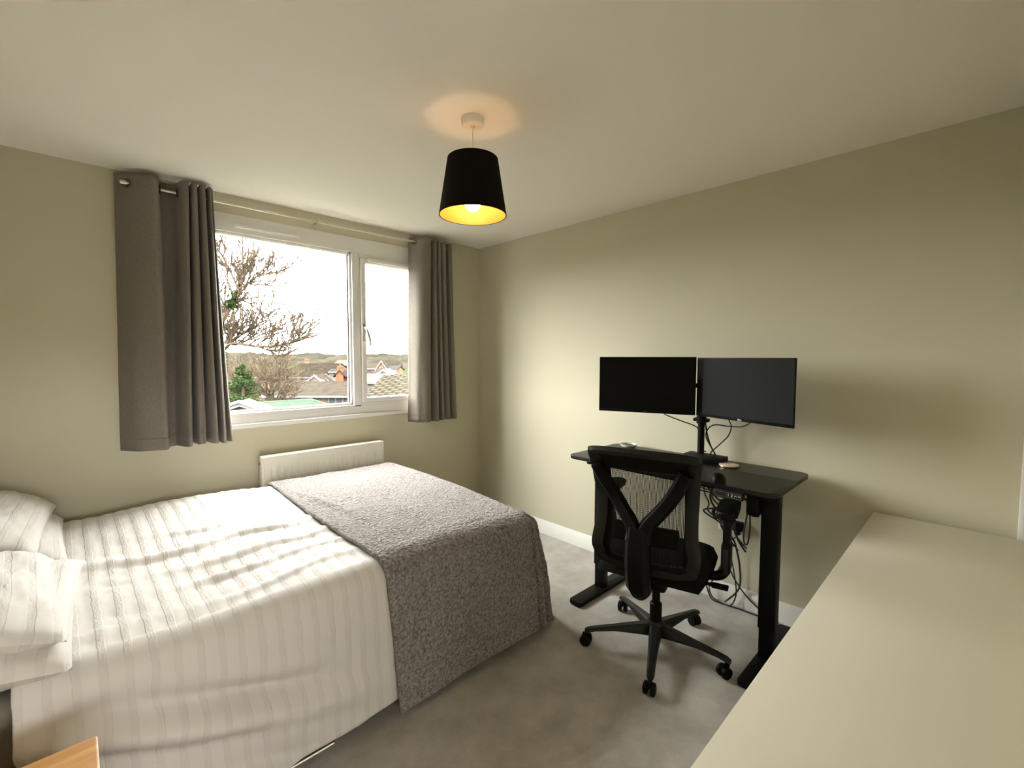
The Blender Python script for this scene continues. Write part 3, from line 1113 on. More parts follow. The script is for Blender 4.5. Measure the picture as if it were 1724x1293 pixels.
t = thing('monitor_stand', 'black twin monitor stand clamped to the desk', 'monitor stand', (-0.13, -2.115, DZ))
b = B(); box(b, -0.075, 0.025, -0.145, 0.070, 0.0, 0.034, 0.006)
obj('base_block', b, M_blackm, t)
b = B(); tube(b, [(0, 0, 0.02), (0, 0, 0.46)], 0.0185, 20)
obj('pole', b, M_blackm, t)
b = B(); lathe(b, [(0.0, -0.02), (0.027, -0.02), (0.027, 0.02), (0.0, 0.02)], (0, 0, 0.225), 20)
box(b, -0.018, 0.018, -0.042, 0.042, 0.215, 0.235, 0.004)
obj('cable_clip', b, M_black, t)
for nm, (px, py) in (('arm', (-0.245, -1.900)), ('arm', (-0.215, -2.345))):
    b = B()
    e = Vector((px + 0.13, py + 2.115, 0.42))
    tube(b, [(0, 0, 0.42), e * 0.5 + Vector((0.02, 0, 0.21)), e], 0.013, 12)
    lathe(b, [(0, -0.03), (0.024, -0.03), (0.024, 0.03), (0, 0.03)], (0, 0, 0.42), 18)
    obj(nm, b, M_blackm, t)

# ------------------------------------------------------------------ things on the desk
t = thing('coaster', 'round pale coaster near the monitor stand', 'coaster', (-0.205, -2.300, DZ))
b = B(); lathe(b, [(0, 0.002), (0.047, 0.002), (0.050, 0.006), (0.049, 0.011), (0.046, 0.012), (0.0, 0.0105)], seg=32)
obj('disc', b, mat('marbled_ceramic', (0.62, 0.52, 0.42), 0.25, var=0.25, vscale=40), t)
b = B(); lathe(b, [(0, 0.0), (0.044, 0.0), (0.045, 0.002), (0, 0.002)], seg=24)
obj('cork_base', b, mat('dark_cork', (0.06, 0.04, 0.03), 0.9), t)
b = B(); lathe(b, [(0.0475, 0.0095), (0.0502, 0.008), (0.0502, 0.004), (0.048, 0.003)], seg=32, closed=True)
obj('gilt_rim', b, mat('gilt_rim', (0.85, 0.65, 0.35), 0.2, metal=1.0), t)
t = thing('ring_dish', 'small shallow glass dish on the far end of the desk', 'dish', (-0.115, -1.635, DZ))
b = B(); lathe(b, [(0.0, 0.0), (0.040, 0.0), (0.052, 0.010), (0.054, 0.018), (0.050, 0.018), (0.047, 0.010), (0.036, 0.005), (0.0, 0.004)], seg=32)
obj('bowl', b, mat('dish_glass', (0.72, 0.70, 0.66), 0.08, spec=0.8), t)
b = B(); lathe(b, [(0.0, 0.006), (0.034, 0.006), (0.036, 0.012), (0.0, 0.014)], seg=20)
obj('contents', b, mat('dark_contents', (0.05, 0.03, 0.02), 0.6), t)
t = thing('computer_mouse', 'black computer mouse at the front edge of the desk', 'mouse', (-0.548, -2.378, DZ), 0.25)
b = B()


def mousef(u, v):
    a = 2 * PI * u
    e = v * PI / 2
    cx, cy = math.cos(a) * math.cos(e), math.sin(a) * math.cos(e)
    return (0.054 * cx, 0.034 * cy * (1 + 0.12 * cx), 0.002 + 0.040 * math.sin(e) ** 0.8 * (1 - 0.25 * cx))


grid(b, mousef, 28, 10, closed_u=True)
bmesh.ops.remove_doubles(b, verts=b.verts, dist=1e-5)
obj('shell', b, M_black, t)
b = B(); lathe(b, [(0.007, -0.004), (0.009, 0.0), (0.007, 0.004)], (0.034, 0, 0.0275), 14, 'Y')
obj('scroll_wheel', b, M_greyplastic, t)

# ------------------------------------------------------------------ office chair
CX, CY, CYAW = -0.70, -2.16, math.radians(14.5)
ch = thing('office_chair', 'black mesh back swivel office chair in front of the desk', 'chair', (CX, CY, 0), CYAW)


def backx(z):
    """side profile of the backrest: x of its rear face"""
    pts = [(0.44, -0.19), (0.50, -0.235), (0.56, -0.252), (0.62, -0.250), (0.70, -0.236), (0.80, -0.232), (0.90, -0.262), (1.04, -0.322)]
    for (z0, x0), (z1, x1) in zip(pts[:-1], pts[1:]):
        if z <= z1:
            k = max(0, (z - z0) / (z1 - z0))
            k = k * k * (3 - 2 * k) * 0.5 + k * 0.5
            return x0 + (x1 - x0) * k
    return pts[-1][1]


def backw(z):
    pts = [(0.44, 0.19), (0.50, 0.215), (0.56, 0.240), (0.64, 0.226), (0.72, 0.220), (0.85, 0.226), (1.04, 0.242)]
    for (z0, x0), (z1, x1) in zip(pts[:-1], pts[1:]):
        if z <= z1:
            return x0 + (x1 - x0) * max(0, (z - z0) / (z1 - z0))
    return pts[-1][1]


def bp(y, z, off=0.0):
    """point on the curved back surface"""
    return Vector((backx(z) + 0.035 * (1 - (y / 0.24) ** 2) * -0.55 + off, y, z))


ZTOP, ZBOT = 1.032, 0.478
loop = []
for z in (0.53, 0.58, 0.66, 0.75, 0.85, 0.95):
    loop.append((backw(z), z))
loop += [(0.238, 1.006), (0.205, ZTOP), (0.0, ZTOP + 0.006)]
left = [(-y, z) for y, z in loop[:-1]][::-1]
loop = loop + left + [(-0.205, 0.490), (-0.10, 0.462), (0.0, 0.456), (0.10, 0.462), (0.205, 0.490)]
path = smooth_path([(0, y, z) for y, z in loop], 6, closed=True)
bm = B()
rings = []
N = len(path)
for i, p in enumerate(path):
    q, r0 = path[(i + 1) % N], path[i - 1]
    tg = Vector((0, q.y - r0.y, q.z - r0.z)).normalized()
    nn = Vector((0, -tg.z, tg.y))          # inward in the loop's plane
    base = bp(p.y, p.z)
    low = max(0, min(1, (0.56 - p.z) / 0.08))
    wd = 0.052 if p.z < 0.98 else 0.036
    dp = 0.030 + 0.010 * low
    sec = [(0.0, 0.0), (wd * 0.5, -0.007), (wd, 0.0), (wd, dp * 0.6), (wd * 0.6, dp), (0.004, dp * 0.8)]
    rings.append([bm.verts.new(base + nn * a + Vector((bb, 0, 0))) for a, bb in sec])
for i in range(N):
    a, c = rings[i], rings[(i + 1) % N]
    for k in range(6):
        bm.faces.new((a[k], a[(k + 1) % 6], c[(k + 1) % 6], c[k]))
obj('back_frame', bm, M_greyplastic, ch)
# mesh: fine vertical threads with a few cross threads
bm = B()
nth = 76
for k in range(nth):
    y = -0.205 + 0.41 * k / (nth - 1)
    zs = [0.50 + (1.01 - 0.50) * i / 14 for i in range(15)]
    pr = None
    for z in zs:
        if abs(y) > backw(z) - 0.012:
            pr = None
            continue
        a, c = bm.verts.new(bp(y - 0.0020, z, 0.012)), bm.verts.new(bp(y + 0.0020, z, 0.012))
        if pr:
            bm.faces.new((pr[0], pr[1], c, a))
        pr = (a, c)
for k in range(60):
    z = 0.505 + 0.50 * k / 59
    ys = [-0.20 + 0.40 * i / 10 for i in range(11)]
    vs = [(bm.verts.new(bp(y, z - 0.0005, 0.0125)), bm.verts.new(bp(y, z + 0.0005, 0.0125))) for y in ys]
    for i in range(10):
        bm.faces.new((vs[i][0], vs[i + 1][0], vs[i + 1][1], vs[i][1]))
obj('mesh_back', bm, M_mesh, ch, recalc=False)
# solid band at the head of the mesh
bm = B()
grid(bm, lambda u, v: tuple(bp(-0.212 + 0.424 * u, 0.938 + 0.085 * v, 0.016)), 18, 5)
o = obj('head_band', bm, M_mesh, ch)
solidify(o, 0.006)
bm = B()      # side bands of folded mesh inside the frame
for sgn in (1, -1):
    bm = B()
    grid(bm, lambda u, v, s=sgn: tuple(bp(s * (0.150 + (backw(0.50 + 0.45 * v) - 0.155) * u) if s > 0 else s * (0.165 + (backw(0.50 + 0.45 * v) - 0.170) * u), 0.50 + 0.45 * v, 0.018)), 4, 16)
    o = obj('side_band', bm, M_mesh, ch)
    solidify(o, 0.004)
# Y shaped spine


def flat_bar(bm, pts, wds, th, off):
    pr = None
    P = [Vector(p) for p in pts]
    rg = []
    for i, p in enumerate(P):
        q = P[min(i + 1, len(P) - 1)] - P[max(i - 1, 0)]
        tg = Vector((0, q.y, q.z)).normalized()
        nn = Vector((0, -tg.z, tg.y))
        w_ = wds[i] / 2
        rg.append([bm.verts.new(p + nn * a + Vector((c, 0, 0))) for a, c in ((-w_, 0.004), (-w_ * 0.6, -th * 0.5), (w_ * 0.6, -th * 0.5), (w_, 0.004), (w_, th * 0.5), (-w_, th * 0.5))])
    for i in range(len(rg) - 1):
        for k in range(6):
            bm.faces.new((rg[i][k], rg[i][(k + 1) % 6], rg[i + 1][(k + 1) % 6], rg[i + 1][k]))
    bm.faces.new(rg[0][::-1])
    bm.faces.new(rg[-1])


bm = B()
YC = 0.012
for s in (1, -1):
    pts = [(YC + s * 0.190, 0.945), (YC + s * 0.162, 0.885), (YC + s * 0.115, 0.805), (YC + s * 0.07, 0.745), (YC + s * 0.038, 0.705), (YC + s * 0.022, 0.665), (YC + s * 0.022, 0.63)]
    pp = smooth_path([bp(y, z, -0.014 - 0.03 * max(0, (0.8 - z) / 0.2)) for y, z in pts], 4)
    flat_bar(bm, pp, [0.060 + 0.006 * i / len(pp) for i in range(len(pp))], 0.026, 0)
pts = [(YC, 0.690), (YC, 0.63), (YC, 0.55), (YC, 0.47), (YC, 0.41), (YC - 0.0, 0.385)]
xs_ = [-0.290, -0.305, -0.310, -0.300, -0.280, -0.255]
flat_bar(bm, [Vector((xs_[i], y, z)) for i, (y, z) in enumerate(pts)], [0.095, 0.104, 0.106, 0.106, 0.104, 0.09], 0.046, 0)
obj('spine', bm, M_black, ch)
b = B()
tube(b, smooth_path([(-0.285, YC, 0.41), (-0.22, YC, 0.372), (-0.12, YC, 0.365), (0.0, YC, 0.375)], 5), 0.032, 12)
obj('spine_link', b, M_black, ch)
# lumbar pad between the mesh and the sitter
bm = B()
grid(bm, lambda u, v: tuple(bp(-0.142 + 0.284 * u, 0.598 + 0.082 * v, 0.034 + 0.012 * math.sin(v * PI))), 16, 6)
o = obj('lumbar_pad', bm, M_black, ch)
solidify(o, 0.014)
bm = B()
for y0, y1 in ((0.075, 0.128), (-0.128, -0.075)):
    bm = B()
    for k in range(3):
        z = 0.618 + 0.020 * k
        grid(bm, lambda u, v, a=y0, c=y1, zz=z: tuple(bp(a + (c - a) * u, zz + 0.0025 * v, 0.026)), 4, 1)
    obj('lumbar_slot', bm, M_greyplastic, ch)
# seat
bm = B()


def seatf(u, v):
    x = -0.215 + 0.50 * u
    y = (v - 0.5) * 0.50
    ex = max(0, 1 - abs(2 * u - 1) ** 5) ** 0.4
    ey = max(0, 1 - abs(2 * v - 1) ** 5) ** 0.4
    y *= 1 - 0.10 * (1 - u) ** 3 - 0.05 * u ** 6
    z = 0.425 + 0.075 * ex * ey - 0.03 * max(0, (u - 0.75) / 0.25) ** 2 + 0.012 * (2 * v - 1) ** 2 * ex
    return (x, y, z)


grid(bm, seatf, 26, 24)
grid(bm, lambda u, v: (seatf(u, v)[0], seatf(u, v)[1], 0.425 - 0.012 * (max(0, 1 - abs(2 * u - 1) ** 4) * max(0, 1 - abs(2 * v - 1) ** 4)) - 0.03 * max(0, (u - 0.75) / 0.25) ** 2), 26, 24)
bmesh.ops.remove_doubles(bm, verts=bm.verts, dist=1e-4)
obj('seat', bm, M_cushion, ch)
b = B()
box(b, -0.16, 0.20, -0.20, 0.20, 0.395, 0.424, 0.012)
obj('seat_pan', b, M_black, ch)
b = B()
box(b, -0.12, 0.12, -0.07, 0.07, 0.335, 0.40, 0.018)
obj('tilt_mechanism', b, M_black, ch)
b = B()
tube(b, [(0.02, -0.06, 0.37), (0.02, -0.20, 0.375), (0.02, -0.26, 0.372)], [0.006, 0.006, 0.011], 8)
box(b, 0.0, 0.045, -0.315, -0.245, 0.366, 0.378, 0.004)
obj('height_lever', b, M_black, ch)
b = B()
tube(b, [(-0.05, 0.05, 0.365), (-0.05, 0.13, 0.36)], 0.006, 8)
lathe(b, [(0, 0), (0.018, 0), (0.018, 0.05), (0, 0.05)], (-0.05, 0.12, 0.36), 14, 'Y')
obj('tension_knob', b, M_black, ch)
# armrests
for s in (-1, 1):
    b = B()
    y = s * 0.298
    X = 0.11 if s > 0 else 0.0
    prism(b, [(p[0], p[1]) for p in round_rect(X - 0.015, X + 0.235, y - 0.045, y + 0.045, 0.038, 5)], 0.700, 0.728, 0.008)
    ar = obj('armrest', b, M_black, ch)
    b = B()
    box(b, X + 0.035, X + 0.125, y - 0.028, y + 0.028, 0.675, 0.702, 0.006)
    box(b, X + 0.045, X + 0.115, y - 0.016, y + 0.016, 0.53, 0.69, 0.007)
    lathe(b, [(0, -0.030), (0.010, -0.030), (0.012, -0.02), (0.012, 0.02), (0.010, 0.030), (0, 0.030)], (X + 0.10, y, 0.665), 12, 'Y')
    obj('upper_post', b, M_black, ar)
    b = B()
    box(b, X + 0.035, X + 0.120, y - 0.021, y + 0.021, 0.435, 0.565, 0.010)
    tube(b, smooth_path([(X + 0.078, y, 0.46), (X + 0.07, y * 0.98, 0.425), (0.06, y * 0.86, 0.402), (0.05, y * 0.5, 0.40)], 5), 0.022, 10)
    obj('lower_bracket', b, M_black, ar)
    b = B()
    box(b, X + 0.028, X + 0.035, y - 0.010, y + 0.010, 0.425, 0.545, 0.003)
    obj('bracket_cover', b, M_greyplastic, ar)
# gas lift
b = B()
lathe(b, [(0.0, 0.075), (0.027, 0.075), (0.0285, 0.10), (0.0285, 0.225), (0.024, 0.230), (0.0, 0.230)], seg=24)
gl = obj('gas_lift', b, M_black, ch)
b = B()
lathe(b, [(0.0, 0.225), (0.019, 0.225), (0.019, 0.345), (0.0, 0.345)], seg=20)
obj('piston', b, M_black, gl)
# five star base
b = B()
lathe(b, [(0.0, 0.068), (0.040, 0.068), (0.043, 0.085), (0.041, 0.135), (0.036, 0.142), (0.0, 0.142)], seg=24)
obj('base_hub', b, M_greyplastic, ch)
OFF = math.radians(61) - CYAW
for k in range(5):
    a = OFF + 2 * PI * k / 5
    M = Matrix.Rotation(a, 4, 'Z')
    b = B()
    secs = [(0.03, 0.030, 0.072, 0.130), (0.10, 0.026, 0.078, 0.122), (0.20, 0.021, 0.084, 0.108), (0.29, 0.018, 0.078, 0.097), (0.325, 0.017, 0.070, 0.091), (0.343, 0.012, 0.066, 0.082)]
    rg = []
    for (r_, hw, z0, z1) in secs:
        q = [(-hw, z0 + .004), (-hw * .7, z0), (hw * .7, z0), (hw, z0 + .004), (hw * .85, z1 - .008), (hw * .5, z1), (-hw * .5, z1), (-hw * .85, z1 - .008)]
        rg.append([b.verts.new(M @ Vector((r_, yy_, zz_))) for yy_, zz_ in q])
    for i in range(len(rg) - 1):
        for j in range(8):
            b.faces.new((rg[i][j], rg[i][(j + 1) % 8], rg[i + 1][(j + 1) % 8], rg[i + 1][j]))
    b.faces.new(rg[0][::-1]); b.faces.new(rg[-1])
    lg = obj('leg', b, M_greyplastic, ch)
    b = B()
    base = M @ Vector((0.325, 0, 0))
    tube(b, [base + Vector((0, 0, 0.085)), base + Vector((0, 0, 0.035))], 0.0075, 10)
    cast_a = [0.4, 1.9, 3.4, 2.7, 1.2][k] - CYAW
    R2 = Matrix.Translation(base + Vector((0, 0, 0.027))) @ Matrix.Rotation(cast_a, 4, 'Z')
    for s in (-1, 1):
        tmp = B()
        lathe(tmp, [(0.0, 0.006), (0.020, 0.006), (0.0265, 0.009), (0.027, 0.016), (0.0255, 0.023), (0.014, 0.027), (0.0, 0.027)], (0.012, 0, 0), 20, 'Y')
        for v in tmp.verts:
            v.co = R2 @ Vector((v.co.x, v.co.y * s, v.co.z))
        me = bpy.data.meshes.new('tmp'); tmp.to_mesh(me); tmp.free()
        b.from_mesh(me); bpy.data.meshes.remove(me)
    tmp = B(); box(tmp, -0.016, 0.030, -0.006, 0.006, 0.004, 0.036, 0.005)
    for v in tmp.verts:
        v.co = R2 @ v.co
    me = bpy.data.meshes.new('tmp'); tmp.to_mesh(me); tmp.free(); b.from_mesh(me); bpy.data.meshes.remove(me)
    obj('caster', b, M_black, lg)

# ------------------------------------------------------------------ cables and plugs


def cable(name, label, pts, rad=0.0032, cat='cable', group=None, m=None):
    org = Vector(pts[len(pts) // 2])
    pp = [p - org for p in smooth_path(pts, 8)]
    b = B(); tube(b, pp, rad, 8)
    o = obj(name, b, m or M_cable)
    o.location = org
    tag(o, label, cat, group)
    return o


cable('monitor_cable', 'black cable drooping from the left monitor to the stand pole', [(-0.20, -1.89, 1.14), (-0.16, -1.90, 1.085), (-0.13, -1.99, 1.048), (-0.12, -2.07, 1.025), (-0.118, -2.094, 1.0), (-0.105, -2.105, 0.90), (-0.085, -2.125, 0.876)], 0.0035)
cable('monitor_cable', 'black cable arching from the stand pole to the lower edge of the right monitor', [(-0.095, -2.19, 0.862), (-0.105, -2.135, 0.96), (-0.10, -2.14, 1.01), (-0.10, -2.18, 1.040), (-0.10, -2.25, 1.040), (-0.115, -2.33, 1.048), (-0.17, -2.39, 1.085), (-0.20, -2.40, 1.13)], 0.0035)
cable('monitor_cable', 'black cable falling in a bow from the right monitor down to the desk', [(-0.20, -2.28, 1.14), (-0.15, -2.272, 1.085), (-0.10, -2.268, 1.04), (-0.09, -2.25, 0.985), (-0.09, -2.20, 0.925), (-0.10, -2.165, 0.885), (-0.10, -2.16, 0.868)], 0.0035)
cable('monitor_cable', 'short black cable slanting behind the stand pole', [(-0.105, -2.125, 1.07), (-0.10, -2.135, 0.99), (-0.095, -2.155, 0.92), (-0.09, -2.18, 0.872)], 0.0045)
# bundle hanging below the desk
rr = random.Random(5)
lab = ['leftmost black cable of the bundle hanging under the desk', 'black cable in the hanging bundle, looping widest', 'black cable in the hanging bundle, ending at the skirting', 'black cable of the hanging bundle nearest the power strip', 'thin black cable twisted around the hanging bundle', 'black cable of the bundle running down to the seat']
for k in range(6):
    y0 = -2.225 - 0.018 * k + rr.uniform(-0.006, 0.006)
    x0 = -0.33 + rr.uniform(-0.04, 0.03)
    pts = [(x0, y0 + 0.02, 0.822), (x0 + 0.01, y0 + rr.uniform(-.015, .02), 0.76), (x0 + 0.04, y0 + rr.uniform(-.03, .02), 0.69), (x0 + 0.08, y0 + rr.uniform(-.03, .03) - 0.005, 0.63),
           (x0 + 0.11, y0 + rr.uniform(-.045, .03), 0.575), (x0 + 0.13, y0 - 0.02 + rr.uniform(-.03, .02), 0.52), (x0 + 0.15, y0 - 0.05 + rr.uniform(-.02, .02), 0.455), (x0 + 0.18, y0 - 0.075, 0.39)]
    if k == 1:
        pts[3] = (x0 + 0.08, y0 - 0.06, 0.63); pts[4] = (x0 + 0.08, y0 + 0.05, 0.585)
    if k == 2:
        pts += [(x0 + 0.22, y0 - 0.08, 0.28), (-0.05, y0 - 0.05, 0.12), (-0.06, y0 + 0.02, 0.02)]
    cable('power_cable', lab[k], pts, 0.0038 + 0.0006 * (k % 3), group=None)
b = B(); lathe(b, [(0.020 + 0.009 * math.cos(2 * PI * k / 8), 0.009 * math.sin(2 * PI * k / 8)) for k in range(8)], (0, 0, 0), 18, 'X', closed=True)
lathe(b, [(0.028 + 0.004 * math.cos(2 * PI * k / 8), 0.018 + 0.004 * math.sin(2 * PI * k / 8)) for k in range(8)], (0, 0.006, -0.01), 18, 'X', closed=True)
o = obj('cable_coil', b, M_cable)
o.location = (-0.245, -2.262, 0.590)
tag(o, 'tight coil of spare cable tied into the hanging bundle', 'cable')
cable('power_cable', 'black cable running from the control panel to the motor housing', [(-0.57, -2.49, 0.80), (-0.53, -2.50, 0.775), (-0.48, -2.485, 0.755), (-0.44, -2.478, 0.735), (-0.42, -2.479, 0.72)], 0.0055)
cable('power_cable', 'long loop of black cable hanging beside the right desk leg', [(-0.42, -2.480, 0.72), (-0.40, -2.462, 0.66), (-0.39, -2.448, 0.58), (-0.385, -2.446, 0.53), (-0.383, -2.456, 0.512), (-0.385, -2.466, 0.53), (-0.39, -2.474, 0.60), (-0.41, -2.478, 0.68), (-0.42, -2.478, 0.715)], 0.0040)
cable('power_cable', 'thin black cable stretched level under the desk', [(-0.36, -2.10, 0.815), (-0.33, -2.20, 0.735), (-0.32, -2.33, 0.728), (-0.34, -2.46, 0.722)], 0.0030)
cable('power_cable', 'black cable sloping from the desk underside down behind the chair mesh', [(-0.20, -1.95, 0.815), (-0.19, -1.98, 0.76), (-0.19, -2.06, 0.70), (-0.20, -2.15, 0.68), (-0.22, -2.23, 0.685)], 0.0035)
cable('floor_cable', 'black cable looping down to the carpet and up again by the skirting', [(-0.16, -2.27, 0.30), (-0.10, -2.19, 0.14), (-0.045, -2.15, 0.06), (-0.05, -2.18, 0.012), (-0.06, -2.255, 0.006), (-0.055, -2.285, 0.02), (-0.04, -2.30, 0.09), (-0.05, -2.285, 0.22), (-0.07, -2.26, 0.36)], 0.0038)
cable('floor_cable', 'black cable lying on the carpet towards the right desk leg', [(-0.055, -2.13, 0.10), (-0.06, -2.17, 0.012), (-0.06, -2.24, 0.0055), (-0.052, -2.33, 0.0055), (-0.05, -2.43, 0.0055), (-0.052, -2.505, 0.0055)], 0.0042)
cable('floor_cable', 'black cable sloping along the wall down to the right desk foot', [(-0.05, -2.25, 0.25), (-0.032, -2.285, 0.16), (-0.030, -2.36, 0.075), (-0.04, -2.46, 0.02), (-0.052, -2.52, 0.006)], 0.0038)

t = thing('wall_socket', 'white double wall socket behind the office chair', 'socket', (0, -2.25, 0.46))
b = B(); box(b, -0.011, 0.0, -0.073, 0.073, -0.043, 0.043, 0.003)
obj('faceplate', b, M_white, t)
b = B()
for y in (0.030, 0.055):
    box(b, -0.0145, -0.010, y - 0.006, y + 0.006, 0.018, 0.032, 0.002)
obj('rocker', b, M_white, t)
t = thing('power_plug', 'black mains plug standing out from the wall beside the chair armrest', 'plug', (-0.0112, -2.296, 0.468))
b = B(); box(b, -0.045, 0.0, -0.026, 0.026, -0.026, 0.026, 0.008)
box(b, -0.030, -0.004, -0.010, 0.010, -0.05, -0.02, 0.004)
obj('plug_body', b, M_black, t)
b = B(); tube(b, smooth_path([(-0.017, 0, -0.045), (-0.02, 0.01, -0.065), (-0.03, 0.03, -0.085), (-0.04, 0.06, -0.11)], 6), 0.0035, 8)
obj('lead', b, M_cable, t)

# ------------------------------------------------------------------ outside: an overcast day over a housing estate
EXT = 0.37


def ext(name, col, **k):
    col = tuple(q * EXT for q in col)
    if 'var_col' in k:
        k['var_col'] = tuple(q * EXT for q in k['var_col'])
    k.setdefault('rough', 0.9)
    k.setdefault('spec', 0.0)
    return mat(name, col, **k)


E_grass = ext('winter_lawn', (0.035, 0.040, 0.018), var=0.3, vscale=0.6)
E_hill = ext('hill_woodland', (0.036, 0.032, 0.024), var=0.25, vscale=0.05)
E_brick = ext('pinkish_brick', (0.165, 0.112, 0.080), var=0.15, vscale=3)
E_brick2 = ext('orange_brick', (0.185, 0.092, 0.050), var=0.15, vscale=3)
E_red = ext('red_tile_hanging', (0.150, 0.070, 0.062), var=0.15, vscale=3)
E_roof = ext('brown_concrete_tiles', (0.044, 0.036, 0.029), var=0.18, vscale=2.0)
E_roof2 = ext('grey_slate', (0.042, 0.040, 0.038), var=0.15, vscale=2.0)
E_roof3 = ext('dark_mossy_tiles', (0.027, 0.022, 0.016), var=0.25, vscale=1.2)
E_white = ext('white_fascia', (0.21, 0.21, 0.20), rough=0.5)
E_render = ext('pale_render', (0.150, 0.145, 0.128), var=0.08, vscale=2)
E_green = ext('green_felt_roof', (0.046, 0.064, 0.048), var=0.12, vscale=1.2)
E_win = ext('dark_window_glass', (0.075, 0.082, 0.086), rough=0.4)
E_bark = ext('pale_bark', (0.075, 0.060, 0.040), var=0.25, vscale=6)
E_twig = ext('brown_twigs', (0.120, 0.088, 0.062), var=0.2, vscale=3)
E_ivy = ext('ivy_leaves', (0.030, 0.055, 0.016), var=0.4, vscale=9)
E_ever = ext('evergreen_needles', (0.026, 0.052, 0.020), var=0.5, vscale=4, var_col=(0.048, 0.072, 0.020))
E_yellow = ext('yellow_shrub_leaves', (0.11, 0.10, 0.012), var=0.2, vscale=6)


def roof_tiles():
    m = ext('ribbed_roof_tiles', (0.062, 0.052, 0.038))
    nt = m.node_tree
    bs = nt.nodes['Principled BSDF']
    uv = nt.nodes.new('ShaderNodeUVMap')
    br = nt.nodes.new('ShaderNodeTexBrick')
    br.inputs['Scale'].default_value = 1.0
    br.inputs['Brick Width'].default_value = 0.42
    br.inputs['Row Height'].default_value = 0.36
    br.inputs['Mortar Size'].default_value = 0.07
    br.inputs['Color1'].default_value = (0.027, 0.0225, 0.0165, 1)
    br.inputs['Color2'].default_value = (0.021, 0.0178, 0.0135, 1)
    br.inputs['Mortar'].default_value = (0.011, 0.0095, 0.007, 1)
    nt.links.new(uv.outputs[0], br.inputs['Vector'])
    nt.links.new(br.outputs[0], bs.inputs['Base Color'])
    return m


E_tiles = roof_tiles()


def ground_z(x, y):
    d = math.hypot(x + 2.7, y + 3.2)
    pts = [(0, -2.9), (14, -3.0), (22, -3.3), (38, -4.3), (60, -4.9), (85, -4.6), (120, -3.4), (170, -2.0), (260, -0.8), (420, 0.2), (700, 1.0)]
    for (d0, z0), (d1, z1) in zip(pts[:-1], pts[1:]):
        if d <= d1:
            return z0 + (z1 - z0) * (d - d0) / (d1 - d0)
    return 1.0


bm = B()
RS = [0.0, 4, 8, 14, 22, 32, 45, 60, 80, 105, 140, 190, 260, 350, 460, 600]


def gf(u, v):
    k = v * (len(RS) - 1)
    i = min(int(k), len(RS) - 2)
    r = RS[i] + (RS[i + 1] - RS[i]) * (k - i)
    a = 2 * PI * u
    x, y = -2.7 + r * math.cos(a), -2.0 + r * math.sin(a)
    return (x, y, ground_z(x, y) + (0 if r < 120 else 0.5 * fbm(x * 0.01, y * 0.01)))


grid(bm, gf, 120, 45)
bmesh.ops.remove_doubles(bm, verts=bm.verts, dist=1e-4)
struct('ground', bm, E_grass, label='gardens and fields beyond the window')


def treeline(name, dist, zlo, zhi, a0, a1, n, seed, m, label):
    bm = B()

    def fn(u, v):
        a = math.radians(a0 + (a1 - a0) * u)
        h = zhi + (zhi - zlo) * 0.32 * fbm(u * 14 + seed, 0.3, seed, 5) + (zhi - zlo) * 0.1 * abs(math.sin(u * 97 + seed))
        prof = math.sin(PI * min(1, max(0, v)))
        d = dist + (v - 0.5) * dist * 0.12
        return (-2.7 + d * math.sin(a), -3.2 + d * math.cos(a), zlo + (h - zlo) * prof)
    grid(bm, fn, n, 8)
    o = obj(name, bm, m)
    tag(o, label, 'woodland')
    o['kind'] = 'stuff'
    return o


treeline('distant_woodland', 430, -1.0, 4.2, 4, 40, 260, 2.0, E_hill, 'hazy line of trees along the horizon')
treeline('hedgerow', 190, -2.4, 1.2, 4, 40, 160, 6.0, ext('hedge_brown', (0.040, 0.036, 0.026), var=0.3, vscale=0.15), 'brown hedgerow belt below the horizon')


